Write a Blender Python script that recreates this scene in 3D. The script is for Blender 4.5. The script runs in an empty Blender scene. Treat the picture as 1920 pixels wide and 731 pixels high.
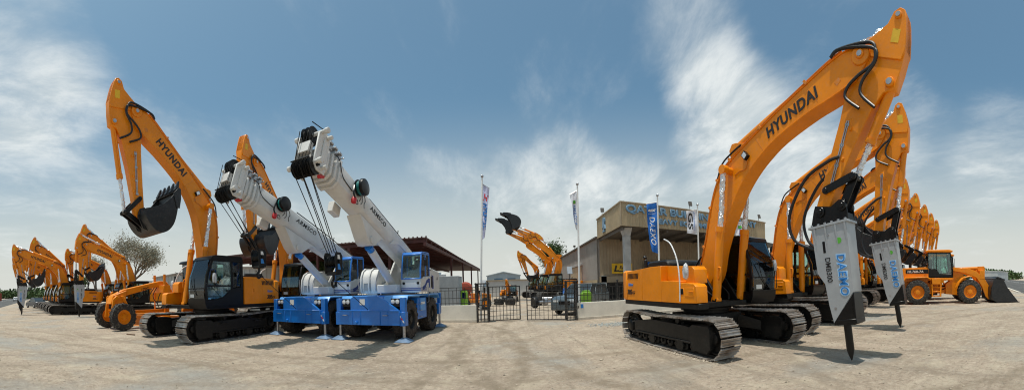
import bpy, bmesh, math, random
from mathutils import Vector, Matrix
R = math.radians
random.seed(7)
S = bpy.context.scene
COL = S.collection

# ------------------------------------------------------------------ materials
MATS = {}
def nt(mat):
    mat.use_nodes = True
    t = mat.node_tree
    return t, t.nodes, t.links, t.nodes['Principled BSDF']

def mat(name, col, rough=0.5, metal=0.0, var=0.12, scale=3.0, bump=0.0, bscale=30.0, col2=None, coat=0.0, dust=0.0, spec=0.5, object_space=True):
    m = bpy.data.materials.new(name); MATS[name] = m
    t, n, l, b = nt(m)
    tc = n.new('ShaderNodeTexCoord'); src = tc.outputs['Object']
    nz = n.new('ShaderNodeTexNoise'); nz.inputs['Scale'].default_value = scale; nz.inputs['Detail'].default_value = 6
    nz.inputs['Roughness'].default_value = 0.62
    l.new(src, nz.inputs['Vector'])
    mx = n.new('ShaderNodeMix'); mx.data_type = 'RGBA'
    c2 = col2 if col2 else tuple(max(0, c * (1 - var * 2)) for c in col)
    c1 = col if col2 else tuple(min(1, c * (1 + var * .6)) for c in col)
    mx.inputs['A'].default_value = (*c1, 1); mx.inputs['B'].default_value = (*c2, 1)
    rp = n.new('ShaderNodeMapRange'); rp.inputs['From Min'].default_value = .35; rp.inputs['From Max'].default_value = .7
    l.new(nz.outputs['Fac'], rp.inputs['Value']); l.new(rp.outputs['Result'], mx.inputs['Factor'])
    out = mx.outputs['Result']
    if dust:
        g = n.new('ShaderNodeTexNoise'); g.inputs['Scale'].default_value = 14; g.inputs['Detail'].default_value = 8
        l.new(src, g.inputs['Vector'])
        r2 = n.new('ShaderNodeMapRange'); r2.inputs['From Min'].default_value = .5; r2.inputs['From Max'].default_value = .78
        r2.inputs['To Max'].default_value = dust
        l.new(g.outputs['Fac'], r2.inputs['Value'])
        m2 = n.new('ShaderNodeMix'); m2.data_type = 'RGBA'
        l.new(r2.outputs['Result'], m2.inputs['Factor']); l.new(out, m2.inputs['A']); m2.inputs['B'].default_value = (.36, .31, .24, 1)
        out = m2.outputs['Result']
    l.new(out, b.inputs['Base Color'])
    rr = n.new('ShaderNodeMapRange'); rr.inputs['To Min'].default_value = max(.03, rough - .08); rr.inputs['To Max'].default_value = min(1, rough + .12)
    l.new(nz.outputs['Fac'], rr.inputs['Value']); l.new(rr.outputs['Result'], b.inputs['Roughness'])
    b.inputs['Metallic'].default_value = metal
    b.inputs['Specular IOR Level'].default_value = spec
    if coat:
        b.inputs['Coat Weight'].default_value = coat; b.inputs['Coat Roughness'].default_value = .12
    if bump:
        bn = n.new('ShaderNodeTexNoise'); bn.inputs['Scale'].default_value = bscale; bn.inputs['Detail'].default_value = 4
        l.new(src, bn.inputs['Vector'])
        bp = n.new('ShaderNodeBump'); bp.inputs['Strength'].default_value = bump; bp.inputs['Distance'].default_value = .03
        l.new(bn.outputs['Fac'], bp.inputs['Height']); l.new(bp.outputs['Normal'], b.inputs['Normal'])
    return m

def glass(name, tint, mixf=.55):
    m = bpy.data.materials.new(name); MATS[name] = m
    t, n, l, b = nt(m); n.remove(b)
    o = n['Material Output']
    tr = n.new('ShaderNodeBsdfTransparent'); tr.inputs['Color'].default_value = (*tint, 1)
    gl = n.new('ShaderNodeBsdfGlossy'); gl.inputs['Roughness'].default_value = .03; gl.inputs['Color'].default_value = (.9, .95, 1, 1)
    fr = n.new('ShaderNodeFresnel'); fr.inputs['IOR'].default_value = 1.45
    ad = n.new('ShaderNodeMath'); ad.operation = 'ADD'; ad.inputs[1].default_value = .05
    l.new(fr.outputs[0], ad.inputs[0])
    mx = n.new('ShaderNodeMixShader'); l.new(ad.outputs[0], mx.inputs[0]); l.new(tr.outputs[0], mx.inputs[1]); l.new(gl.outputs[0], mx.inputs[2])
    l.new(mx.outputs[0], o.inputs['Surface'])
    return m

ORANGE = (.86, .262, .001)
mat('orange', ORANGE, .40, 0, .09, 1.1, coat=.08, dust=.13, spec=.3)
mat('orange_dusty', (.70, .22, .012), .5, 0, .10, 2.0, dust=.30)
mat('black_paint', (.006, .006, .0065), .30, 0, .2, 2.0, dust=.015, spec=.3)
mat('black_dusty', (.008, .0078, .0075), .45, 0, .2, 3.0, dust=.04, spec=.3)
mat('bucket_paint', (.016, .018, .021), .4, .1, .25, 3.0, dust=.07)
mat('track_steel', (.50, .48, .45), .42, .55, .3, 3.5, col2=(.17, .115, .08), bump=.35, bscale=40, dust=.45)
mat('steel', (.45, .45, .46), .35, .8, .15, 5.0)
mat('rubber_hose', (.01, .01, .011), .42, 0, .1, 8.0)
mat('tyre', (.032, .030, .028), .85, 0, .2, 6.0, dust=.45, bump=.3, bscale=50)
mat('tyre_brown', (.040, .030, .024), .88, 0, .2, 5.0, dust=.3, bump=.35, bscale=45)
mat('foil', (.93, .93, .94), .22, .9, .15, 12.0, bump=1.0, bscale=34.0)
mat('breaker_silver', (.42, .44, .46), .42, .25, .06, 2.0, dust=.08)
mat('crane_white', (.64, .63, .605), .42, 0, .06, 1.6, dust=.07, coat=.1)
mat('crane_blue', (.007, .17, .60), .34, 0, .08, 1.5, dust=.06, coat=.3)
mat('crane_light_blue', (.11, .36, .78), .38, 0, .05, 1.5, dust=.12, coat=.2)
mat('stripe_blue', (.012, .05, .26), .4)
mat('pad_blue', (.16, .25, .38), .5, .3, .1, 5, dust=.35)
mat('teal', (.01, .20, .19), .4)
mat('container_grey', (.30, .32, .33), .6, 0, .1, 2)
mat('red_paint', (.55, .015, .02), .4)
mat('green_sticker', (.10, .42, .04), .5)
mat('white_paint', (.78, .78, .76), .45, 0, .04, 4)
mat('white_plastic', (.72, .73, .74), .4, 0, .1, 8, bump=.4)
mat('letter_black', (.018, .016, .015), .5)
mat('letter_blue', (.025, .22, .62), .5)
mat('letter_paleblue', (.42, .66, .90), .5)
mat('seat_fabric', (.10, .105, .11), .9)
mat('yellow_sign', (.80, .48, .01), .5)
mat('lime', (.22, .44, .03), .6)
mat('flag_lilac', (.58, .60, .80), .8)
mat('lamp_glass', (.75, .78, .8), .15, .3)
mat('wrap', (.55, .57, .60), .25, 0, .2, 9, bump=.8, bscale=30)
glass('cab_glass', (.80, .92, .88))
glass('dark_glass', (.12, .16, .16))

# ------------------------------------------------------------------ mesh builder
class MB:
    def __init__(s): s.v = []; s.f = []; s.m = []; s.M = Matrix.Identity(4); s.mi = 0
    def mat(s, i): s.mi = i; return s
    def add(s, vs, fs, flip=False):
        o = len(s.v); M = s.M
        s.v += [M @ Vector(p) for p in vs]
        for f in fs:
            s.f.append(tuple(o + i for i in f)); s.m.append(s.mi)
    def box(s, x0, x1, y0, y1, z0, z1):
        s.add([(x0,y0,z0),(x1,y0,z0),(x1,y1,z0),(x0,y1,z0),(x0,y0,z1),(x1,y0,z1),(x1,y1,z1),(x0,y1,z1)],
              [(0,3,2,1),(4,5,6,7),(0,1,5,4),(1,2,6,5),(2,3,7,6),(3,0,4,7)])
    def hexa(s, a, b):                      # two quads (4 pts each) joined
        s.add(list(a) + list(b), [(3,2,1,0),(4,5,6,7),(0,1,5,4),(1,2,6,5),(2,3,7,6),(3,0,4,7)])
    def prism(s, pts, y0, y1, axis='y'):    # polygon (a,b) extruded; axis y: (x,z); axis x: (y,z); axis z: (x,y)
        n = len(pts)
        def P(p, t):
            return (p[0], t, p[1]) if axis == 'y' else ((t, p[0], p[1]) if axis == 'x' else (p[0], p[1], t))
        s.add([P(p, y0) for p in pts] + [P(p, y1) for p in pts],
              [tuple(range(n)), tuple(range(2*n-1, n-1, -1))] + [(i, n+i, n+(i+1) % n, (i+1) % n) for i in range(n)])
    def sheet(s, pts, y0, y1, t):           # strip along an open polyline in xz with thickness t (offset along normal)
        n = len(pts)
        off = []
        for i in range(n):
            a = Vector(pts[max(0, i-1)]); b = Vector(pts[min(n-1, i+1)]); d = (b - a).normalized()
            off.append((pts[i][0] - d.y * t, pts[i][1] + d.x * t))
        M = [(p[0], y, p[1]) for y in (y0, y1) for q in (pts, off) for p in q]
        f = []
        for i in range(n-1):
            a, b_, c, d = i, n+i, 2*n+i, 3*n+i
            f += [(a, a+1, b_+1, b_), (c, d, d+1, c+1), (a, c, c+1, a+1), (b_, b_+1, d+1, d)]
        f += [(0, n, 3*n, 2*n), (n-1, 3*n-1, 4*n-1, 2*n-1)]
        s.add(M, f)
    def cyl(s, p0, p1, r0, r1=None, n=14, caps=True):
        r1 = r0 if r1 is None else r1
        a = Vector(p0); b = Vector(p1); d = (b - a).normalized()
        u = d.orthogonal().normalized(); w = d.cross(u)
        vs = []
        for c, r in ((a, r0), (b, r1)):
            for i in range(n):
                t = 2 * math.pi * i / n; vs.append(c + (u * math.cos(t) + w * math.sin(t)) * r)
        fs = [(i, (i+1) % n, n + (i+1) % n, n + i) for i in range(n)]
        if caps: fs += [tuple(range(n-1, -1, -1)), tuple(range(n, 2*n))]
        s.add(vs, fs)
    def tube(s, path, r, n=8, k=0):
        pts = [Vector(p) for p in path]
        if k: pts = smooth(pts, k)
        vs = []; u = None
        for i, p in enumerate(pts):
            d = (pts[min(len(pts)-1, i+1)] - pts[max(0, i-1)]).normalized()
            u = d.orthogonal().normalized() if u is None else (u - d * u.dot(d)).normalized()
            w = d.cross(u); rr = r[i * (len(r) - 1) // max(1, len(pts) - 1)] if isinstance(r, (list, tuple)) else r
            for j in range(n):
                t = 2 * math.pi * j / n; vs.append(p + (u * math.cos(t) + w * math.sin(t)) * rr)
        fs = []
        for i in range(len(pts)-1):
            for j in range(n):
                a = i*n+j; b = i*n+(j+1) % n; fs.append((a, b, b+n, a+n))
        m = (len(pts)-1)*n
        fs += [tuple(range(n-1, -1, -1)), tuple(m+j for j in range(n))]
        s.add(vs, fs)
    def lathe(s, prof, c=(0,0,0), axis='y', n=28, cap0=True, cap1=True):   # prof: (offset along axis, radius)
        vs = []; c = Vector(c)
        for (h, r) in prof:
            for i in range(n):
                t = 2*math.pi*i/n; a, b = r*math.cos(t), r*math.sin(t)
                p = (a, h, b) if axis == 'y' else ((h, a, b) if axis == 'x' else (a, b, h))
                vs.append(c + Vector(p))
        fs = []
        for k in range(len(prof)-1):
            for i in range(n):
                fs.append((k*n+i, k*n+(i+1) % n, (k+1)*n+(i+1) % n, (k+1)*n+i))
        if cap0: fs.append(tuple(range(n-1, -1, -1)))
        if cap1: fs.append(tuple((len(prof)-1)*n+i for i in range(n)))
        s.add(vs, fs)
    def mesh(s, name, mats, bevel=0.0, ang=38):
        me = bpy.data.meshes.new(name)
        me.from_pydata([tuple(v) for v in s.v], [], s.f)
        for x in mats: me.materials.append(MATS[x])
        me.polygons.foreach_set('material_index', s.m)
        bm = bmesh.new(); bm.from_mesh(me)
        bmesh.ops.recalc_face_normals(bm, faces=bm.faces[:])
        if bevel:
            ed = [e for e in bm.edges if len(e.link_faces) == 2 and e.calc_face_angle(0) > R(ang)]
            try: bmesh.ops.bevel(bm, geom=ed, offset=bevel, segments=1, affect='EDGES', clamp_overlap=True, profile=.5)
            except Exception: pass
        bm.to_mesh(me); bm.free()
        me.shade_smooth()
        try: me.set_sharp_from_angle(angle=R(ang))
        except Exception: pass
        return me
    def build(s, name, mats, parent=None, bevel=0.0, ang=38, loc=None, rz=0):
        if isinstance(mats, str): mats = [mats]
        o = bpy.data.objects.new(name, s.mesh(name, mats, bevel, ang)); COL.objects.link(o)
        if parent is not None: o.parent = parent
        if loc is not None: o.location = loc
        if rz: o.rotation_euler.z = rz
        return o

def smooth(pts, k):
    pts = [Vector(p) for p in pts]; out = []
    n = len(pts)
    for i in range(n-1):
        p0 = pts[max(0, i-1)]; p1 = pts[i]; p2 = pts[i+1]; p3 = pts[min(n-1, i+2)]
        for j in range(k):
            t = j / k
            out.append(.5*((2*p1)+(p2-p0)*t+(2*p0-5*p1+4*p2-p3)*t*t+(3*p1-p0-3*p2+p3)*t*t*t))
    out.append(pts[-1]); return out
def smooth2(pts, k): return [(p.x, p.y) for p in smooth([Vector((a, b, 0)) for a, b in pts], k)]

def empty(name, loc=(0,0,0), rz=0, scale=1):
    o = bpy.data.objects.new(name, None); COL.objects.link(o); o.location = loc; o.rotation_euler.z = rz
    o.scale = (scale,)*3; o.empty_display_size = .3
    return o
def tag(o, label, cat, group=None):
    o['label'] = label; o['category'] = cat
    if group: o['group'] = group
    return o
def kind(o, k): o['kind'] = k; return o
def copy_tree(o, parent=None):
    c = o.copy(); COL.objects.link(c); c.parent = parent
    for ch in o.children: copy_tree(ch, c)
    return c

# text -> mesh, centred, lying in the local XY plane (x = reading direction)
TXT = {}
def text_mesh(body, size=1.0, bold=.0, shear=0.0, ext=.004, space=1.0, material='letter_black'):
    key = (body, size, bold, shear, ext, space, material)
    if key in TXT: return TXT[key]
    cu = bpy.data.curves.new('lettering', 'FONT'); cu.body = body; cu.size = size; cu.offset = bold; cu.shear = shear
    cu.extrude = ext; cu.space_character = space; cu.align_x = 'CENTER'; cu.align_y = 'CENTER'; cu.resolution_u = 3
    o = bpy.data.objects.new('tmp', cu); COL.objects.link(o)
    dg = bpy.context.evaluated_depsgraph_get(); dg.update()
    me = bpy.data.meshes.new_from_object(o.evaluated_get(dg), depsgraph=dg)
    COL.objects.unlink(o); bpy.data.objects.remove(o)
    me.materials.clear(); me.materials.append(MATS[material]); me.name = 'lettering'
    TXT[key] = me
    return me
def text(body, M, parent, size=1.0, bold=0.0, shear=0.0, material='letter_black', width=None, height=None, name='lettering', space=1.0):
    me = text_mesh(body, size, bold, shear, .004, space, material).copy()
    xs = [v.co.x for v in me.vertices]; ys = [v.co.y for v in me.vertices]
    w = max(xs)-min(xs); h = max(ys)-min(ys)
    cx = (max(xs)+min(xs))/2; cy = (max(ys)+min(ys))/2
    sx = (width / w) if width else 1; sy = (height / h) if height else (sx if width else 1)
    if height and not width: sx = sy
    me.transform(M @ Matrix.Diagonal((sx, sy, 1, 1)) @ Matrix.Translation((-cx, -cy, 0)))
    o = bpy.data.objects.new(name, me); COL.objects.link(o)
    if parent is not None: o.parent = parent
    return o
def frame3(o, x, n):             # matrix with local X = x direction, Z = outward normal n
    x = Vector(x).normalized(); n = Vector(n).normalized(); y = n.cross(x).normalized()
    M = Matrix((x, y, n)).transposed().to_4x4(); M.translation = Vector(o); return M
def plane2(A, u, s=1.0, y=0.0):  # canonical xz outline placed at A with x along u
    ux, uz = u; L = math.hypot(ux, uz); ux /= L; uz /= L
    M = Matrix(((ux*s, 0, -uz*s, A[0]), (0, 1, 0, y), (uz*s, 0, ux*s, A[1]), (0, 0, 0, 1)))
    return M
# ------------------------------------------------------------------ crawler excavator
def track_path(hl=2.02, r=.44, zc=.50, sag=.06, n=12):
    p = []
    x0, x1 = -hl, hl
    z0 = zc - r
    p.append((x0, z0 + .0)); 
    m = 14
    for i in range(1, m): p.append((x0 + (x1 - x0) * i / m, z0))
    for i in range(n+1):
        a = -math.pi/2 + math.pi * i / n; p.append((x1 + r*math.cos(a), zc + .02*(i > 0) + r*math.sin(a)))
    for i in range(1, m):
        t = i / m; p.append((x1 + (x0 - x1)*t, zc + .02 + r - sag * math.sin(math.pi*t)**1 * (1 if t > .5 else .55)))
    for i in range(n): 
        a = math.pi/2 + math.pi * i / n; p.append((x0 + r*math.cos(a), zc + r*math.sin(a)))
    return p
def resample(p, pitch):
    P = [Vector(a) for a in p] + [Vector(p[0])]
    L = [0]
    for i in range(1, len(P)): L.append(L[-1] + (P[i]-P[i-1]).length)
    n = round(L[-1] / pitch); out = []
    j = 0
    for k in range(n):
        d = L[-1] * k / n
        while L[j+1] < d: j += 1
        t = (d - L[j]) / max(1e-9, L[j+1]-L[j]); q = P[j].lerp(P[j+1], t)
        a = P[max(0, j-0)]; tg = (P[j+1]-P[j]).normalized()
        out.append((q, tg))
    return out

def track_mesh():
    b = MB()
    for q, t in resample(track_path(), .205):
        nx, nz = t.y, -t.x               # outward (path runs counter-clockwise: bottom goes +x)
        def P(a, h): return (q.x + t.x*a + nx*h, q.y + t.y*a + nz*h)
        prof = [P(-.090, -.014), P(-.090, .006), P(-.082, .036), P(-.066, .036), P(-.058, .006), P(-.010, .006), P(-.004, .028), P(.008, .028),
                P(.014, .006), P(.056, .006), P(.062, .026), P(.074, .026), P(.080, .004), P(.080, -.014)]
        b.prism(prof, -.30, .30)
        b.mi = 1
        b.prism([P(-.10, -.075), P(-.10, -.014), P(.10, -.014), P(.10, -.075)], -.105, -.065)
        b.prism([P(-.10, -.075), P(-.10, -.014), P(.10, -.014), P(.10, -.075)], .065, .105)
        b.mi = 0
    return b.mesh('track', ['track_steel', 'black_dusty'])
def undercarriage_meshes():
    m = {}
    m['track'] = track_mesh()
    b = MB()
    b.prism([(-1.75,.36),(-1.75,.66),(-1.45,.70),(-.5,.78),(1.0,.74),(1.5,.68),(1.62,.68),(1.62,.36)], -.20, .20)
    b.prism([(1.35,.19),(1.22,.36),(1.22,.74),(1.32,.80),(1.92,.80),(1.98,.74),(1.98,.30),(1.86,.16)], -.235, .235)     # front guard
    b.box(-1.6, 1.25, .20, .245, .335, .375); b.box(-1.6, 1.25, -.245, -.20, .335, .375)
    b.tube([(.55,.21,.66),(.55,.30,.66),(.85,.30,.66),(.85,.21,.66)], .02, 6)
    b.tube([(-1.25,.21,.64),(-1.25,.30,.64),(-.95,.30,.64),(-.95,.21,.64)], .02, 6)
    for x in (-.75, .55):                # carrier roller
        b.cyl((x,-.14,.84), (x,.14,.84), .085, n=14); b.box(x-.06, x+.06, -.05, .05, .72, .84)
    for i in range(9):
        x = -1.5 + i*.345
        b.lathe([(-.17,.10),(-.15,.125),(-.09,.125),(-.08,.10),(.08,.10),(.09,.125),(.15,.125),(.17,.10)], (x,0,.235), n=14)
        b.cyl((x,-.22,.255), (x,.22,.255), .05, n=10)
    for x in (-.62, .78):
        b.prism([(x-.14,.34),(x-.14,.16),(x-.08,.12),(x+.08,.12),(x+.14,.16),(x+.14,.34)], .19, .235)
        b.prism([(x-.14,.34),(x-.14,.16),(x-.08,.12),(x+.08,.12),(x+.14,.16),(x+.14,.34)], -.235, -.19)
    m['track_frame'] = b.mesh('track_frame', ['black_dusty'], .012)
    b = MB()
    b.lathe([(-.13,.10),(-.12,.24),(-.055,.30),(-.05,.36),(.05,.36),(.055,.30),(.12,.24),(.13,.10)], (-2.02,0,.50), n=24)
    b.lathe([(.11,.19),(.20,.18),(.23,.14),(.235,.05)], (-2.02,0,.50), n=20)
    b.lathe([(-.235,.05),(-.23,.14),(-.20,.18),(-.11,.19)], (-2.02,0,.50), n=20)
    for i in range(21):
        a = 2*math.pi*i/21; b.box(0,0,0,0,0,0) if False else None
        c = Vector((math.cos(a), 0, math.sin(a))); t = Vector((-c.z, 0, c.x)); o = Vector((-2.02,0,.50))
        q = [o + c*.355 - t*.03, o + c*.355 + t*.03, o + c*.40 + t*.012, o + c*.40 - t*.012]
        b.hexa([p + Vector((0,-.04,0)) for p in q], [p + Vector((0,.04,0)) for p in q])
    m['sprocket'] = b.mesh('sprocket', ['black_dusty'])
    b = MB()
    b.lathe([(-.14,.06),(-.13,.12),(-.05,.14),(-.05,.30),(-.10,.34),(-.10,.37),(.10,.37),(.10,.34),(.05,.30),(.05,.14),(.13,.12),(.14,.06)], (2.02,0,.52), n=24)
    m['idler'] = b.mesh('idler', ['black_dusty'])
    b = MB()
    b.prism([(-.75,-.72),(-.75,.72),(-.35,.98),(.35,.98),(.75,.72),(.75,-.72),(.35,-.98),(-.35,-.98)], .50, .94, 'z')
    for sy in (1, -1):
        for sx in (1, -1):
            x = sx*.85
            b.hexa([(sx*.30,sy*.55,.50),(sx*.72,sy*.55,.50),(sx*.72,sy*.55,.90),(sx*.30,sy*.55,.90)],
                   [(x,sy*1.12,.36),(x+sx*.42,sy*1.12,.36),(x+sx*.42,sy*1.12,.64),(x,sy*1.12,.66)])
    b.cyl((0,0,.9), (0,0,1.17), .68, n=36); b.cyl((0,0,1.02), (0,0,1.10), .76, n=36)
    m['car_body'] = b.mesh('car_body', ['black_dusty'], .012)
    return m
UC = undercarriage_meshes()

def link(me, name, parent, loc=(0,0,0)):
    o = bpy.data.objects.new(name, me); COL.objects.link(o); o.parent = parent; o.location = loc; return o

def upper_meshes():
    m = {}
    b = MB()                                                     # deck and skirt
    b.prism([(-2.55,-1.42),(-2.55,1.42),(1.25,1.42),(1.25,.42),(1.15,.35),(1.15,-.35),(1.15,-.5),(1.25,-1.05),(1.48,-1.10),(1.48,-1.42)], 1.16, 1.30, 'z')
    b.box(.1, .35, -.40, -.34, 1.30, 2.12); b.box(.1, .35, .34, .40, 1.30, 2.12)
    b.prism([(-.75,1.30),(-.75,2.05),(.05,2.12),(.42,2.02),(1.05,1.30)], -.40, -.33); b.prism([(-.75,1.30),(-.75,2.05),(.05,2.12),(.42,2.02),(1.05,1.30)], .33, .40)
    b.box(-1.0, -.1, -.55, .38, 1.30, 1.95)
    for y in (-.46, .46):
        b.cyl((1.0, y-.09, 1.34), (1.0, y+.09, 1.34), .085, n=14)
        b.box(.75, 1.08, y-.10, y+.10, 1.20, 1.30)
    b.tube([(.0,-.2,2.0),(.35,-.45,1.9),(.7,-.5,1.55),(.9,-.3,1.35)], .035, 6, 5); b.tube([(-.1,.1,2.0),(.3,.2,1.8),(.7,.25,1.5),(.9,.1,1.32)], .035, 6, 5)
    m['deck'] = b.mesh('deck', ['black_dusty'], .012)
    b = MB()                                                     # engine house, side boxes
    b.prism([(-2.32,1.30),(-2.32,2.30),(-1.2,2.36),(-.50,2.36),(-.50,1.30)], .38, 1.44)
    b.prism([(-2.32,1.30),(-2.32,2.22),(-.75,2.30),(-.20,2.30),(-.20,1.30)], -1.44, -.52)
    b.prism([(-2.32,1.30),(-2.32,2.28),(-.95,2.34),(-.95,1.30)], -.52, .38)
    b.mi = 1
    b.box(-1.585, -1.575, 1.435, 1.445, 1.33, 2.30); b.box(-.98, -.97, 1.435, 1.445, 1.33, 2.32)
    b.box(-1.30, -1.29, -1.446, -1.435, 1.33, 2.22)
    b.box(-1.05, -1.02, 1.44, 1.452, 1.78, 1.90)
    m['engine_house'] = b.mesh('engine_house', ['orange', 'black_paint'], .03)
    b = MB()
    b.prism([(-.195,1.30),(-.195,1.88),(.70,1.86),(.70,1.30)], -1.44, -.90); b.prism([(-.195,1.90),(-.195,2.30),(.95,2.24),(1.06,2.15),(1.06,1.80),(.70,1.80)], -1.22, -.80); b.prism([(.705,1.30),(.705,1.76),(.78,1.82),(1.34,1.79),(1.44,1.72),(1.46,1.32)], -1.47, -1.12)
    b.mi = 1
    b.box(.79, .93, -1.478, -1.46, 1.52, 1.68)
    b.mi = 0
    b.box(.98, 1.36, -1.482, -1.46, 1.48, 1.70)
    b.mi = 1; b.tube([(1.16,-1.49,1.6),(1.34,-1.49,1.6)], .012, 5)
    m['tool_box'] = b.mesh('tool_box', ['orange', 'black_paint'], .03)
    b = MB()
    b.prism([(-2.3,2.33),(-2.25,2.48),(-2.1,2.55),(-1.15,2.55),(-.98,2.50),(-.92,2.33)], -.7, .95)
    b.cyl((-1.9,-.95,2.2), (-1.9,-.95,2.62), .06, n=12); b.cyl((-1.9,-.95,2.6), (-2.02,-.95,2.74), .06, n=12)
    m['engine_cover'] = b.mesh('engine_cover', ['black_dusty'], .05)
    plan = [(-2.30,-1.46),(-2.62,-1.44),(-2.84,-1.25),(-2.98,-.8),(-3.04,0),(-2.98,.8),(-2.84,1.25),(-2.62,1.44),(-2.30,1.46)]
    b = MB()
    b.prism(plan, 1.28, 2.26, 'z'); 
    b.mi = 1; b.prism([(x*.985 if x < -2.4 else x, y*.97) for x, y in plan], 1.15, 1.278, 'z')
    m['counterweight'] = b.mesh('counterweight', ['orange', 'black_dusty'], .06)
    b = MB()                                                     # louvres
    for sy, x0, z0 in ((1, -2.28, 2.05), (-1, -2.28, 1.98)):
        for i in range(9):
            x = x0 + i*.085
            y = sy*1.446
            b.hexa([(x,y-.004,z0),(x+.045,y-.004,z0),(x+.075,y-.004,z0+.17),(x+.03,y-.004,z0+.17)],
                   [(x,y+.006,z0),(x+.045,y+.006,z0),(x+.075,y+.006,z0+.17),(x+.03,y+.006,z0+.17)])
    m['louvre'] = b.mesh('louvre', ['black_paint'])
    # cab
    b = MB()
    side = [(-.42,1.22),(-.42,2.92),(-.34,3.02),(1.02,3.05),(1.16,2.98),(1.42,2.35),(1.48,1.95),(1.46,1.40),(1.38,1.22)]
    for y in (.45, 1.40):
        def bar(pts, w=.05): b.prism(pts, y, y+.05)
        bar([(-.42,1.22),(-.42,1.98),(.20,1.90),(.62,1.60),(.98,1.52),(1.46,1.52),(1.46,1.40),(1.38,1.22)])
        bar([(-.42,1.96),(-.42,2.95),(-.30,2.95),(-.30,1.96)])
        bar([(.12,1.88),(.12,2.98),(.22,2.98),(.22,1.85)])
        bar([(1.02,1.52),(1.02,1.5),(1.44,1.5),(1.48,1.95),(1.42,2.35),(1.16,2.98),(1.06,2.98),(1.32,2.35),(1.38,1.95),(1.36,1.52)])
        bar([(-.42,2.90),(-.34,3.02),(1.02,3.05),(1.16,2.98),(1.16,2.90)])
        bar([(.22,1.98),(.22,2.04),(1.36,2.04),(1.37,1.98)])
    b.box(-.42, -.37, .45, 1.45, 1.22, 2.0); b.box(-.42, -.37, .50, .58, 2.0, 2.95); b.box(-.42, -.37, 1.32, 1.40, 2.0, 2.95)
    b.prism([(-.43,2.95),(-.40,3.08),(-.30,3.13),(.98,3.13),(1.14,3.08),(1.19,2.97)], .44, 1.46)
    b.box(-.42, 1.38, .45, 1.45, 1.20, 1.30)
    b.prism([(1.36,1.22),(1.44,1.40),(1.46,1.56),(1.50,1.56),(1.49,1.38),(1.41,1.20)], .45, 1.45)
    b.box(1.44, 1.485, .47, 1.43, 1.90, 1.94)
    b.tube([(1.40,1.47,1.6),(1.46,1.53,1.6),(1.46,1.53,2.1),(1.44,1.47,2.1)], .014, 6)
    b.tube([(1.50,1.0,1.66),(1.53,.8,1.95),(1.52,.66,2.35)], .012, 5)
    m['cab'] = b.mesh('cab', ['black_paint'], .02)
    b = MB()                                                     # window glass
    for y in (.475, 1.425):
        b.prism([(-.30,2.0),(-.30,2.92),(.12,2.94),(.12,1.94)], y-.004, y+.004)
        b.prism([(.22,2.04),(.22,2.94),(1.08,2.94),(1.34,2.34),(1.37,2.04)], y-.004, y+.004)
        b.prism([(.24,1.90),(.24,1.98),(1.37,1.98),(1.37,1.53),(1.0,1.54),(.62,1.62)], y-.004, y+.004)
    b.box(-.40, -.39, .56, 1.34, 2.0, 2.95)
    b.sheet([(1.17,2.96),(1.435,2.35),(1.485,1.94)], .50, 1.40, .006); b.sheet([(1.485,1.90),(1.485,1.70),(1.475,1.56)], .50, 1.40, .006)
    m['window'] = b.mesh('window', ['cab_glass'])
    b = MB()
    b.box(-.02, .48, .74, 1.16, 1.45, 1.70); b.prism([(-.20,1.66),(-.16,2.28),(-.04,2.30),(.04,1.68)], .76, 1.14); b.prism([(-.2,2.46),(-.18,2.66),(-.08,2.66),(-.06,2.46)], .82, 1.10)
    b.box(-.2, .6, .52, .68, 1.3, 1.85); b.box(-.2, .6, 1.24, 1.38, 1.3, 1.85); b.tube([(.5,.62,1.85),(.58,.62,2.05)], .025, 6); b.tube([(.5,1.30,1.85),(.58,1.30,2.05)], .025, 6)
    b.box(1.05, 1.2, .55, .66, 1.3, 1.9)
    m['seat'] = b.mesh('seat', ['seat_fabric'], .03)
    b = MB()
    b.hexa([(1.497,.60,1.60),(1.497,.82,1.60),(1.497,.82,1.72),(1.497,.60,1.72)], [(1.503,.60,1.60),(1.503,.82,1.60),(1.503,.82,1.72),(1.503,.60,1.72)])
    m['notice_sticker'] = b.mesh('notice_sticker', ['white_paint'])
    b = MB(); b.tube([(.02,1.46,1.95),(.06,1.50,1.95),(.06,1.50,2.25),(.02,1.46,2.25)], .015, 6); b.box(.25,.45,1.447,1.462,1.80,1.86)
    m['door_handle'] = b.mesh('door_handle', ['black_paint'])
    # wrapped mirror + stems
    b = MB(); b.tube([(1.12,1.44,2.55),(1.22,1.66,2.55),(1.26,1.70,2.3),(1.26,1.70,1.95)], .018, 6, 4)
    b.mi = 1; b.prism([(1.22,2.10),(1.20,2.25),(1.22,2.44),(1.28,2.46),(1.31,2.3),(1.30,2.12)], 1.63, 1.76)
    m['mirror'] = b.mesh('mirror', ['black_paint', 'wrap'], .04)
    b = MB(); b.tube([(.80,-1.50,1.34),(.80,-1.50,1.95),(.66,-1.48,2.45),(.36,-1.46,2.86),(.02,-1.44,3.02)], .019, 8, 5)
    m['handrail'] = b.mesh('handrail', ['white_plastic'])
    b = MB(); b.prism([(.86,1.90),(.82,2.15),(.90,2.32),(1.0,2.32),(1.04,2.1),(1.02,1.90)], -1.46, -1.34)
    m['wrapped_mirror'] = b.mesh('wrapped_mirror', ['wrap'], .05)
    return m
UP = upper_meshes()

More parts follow.
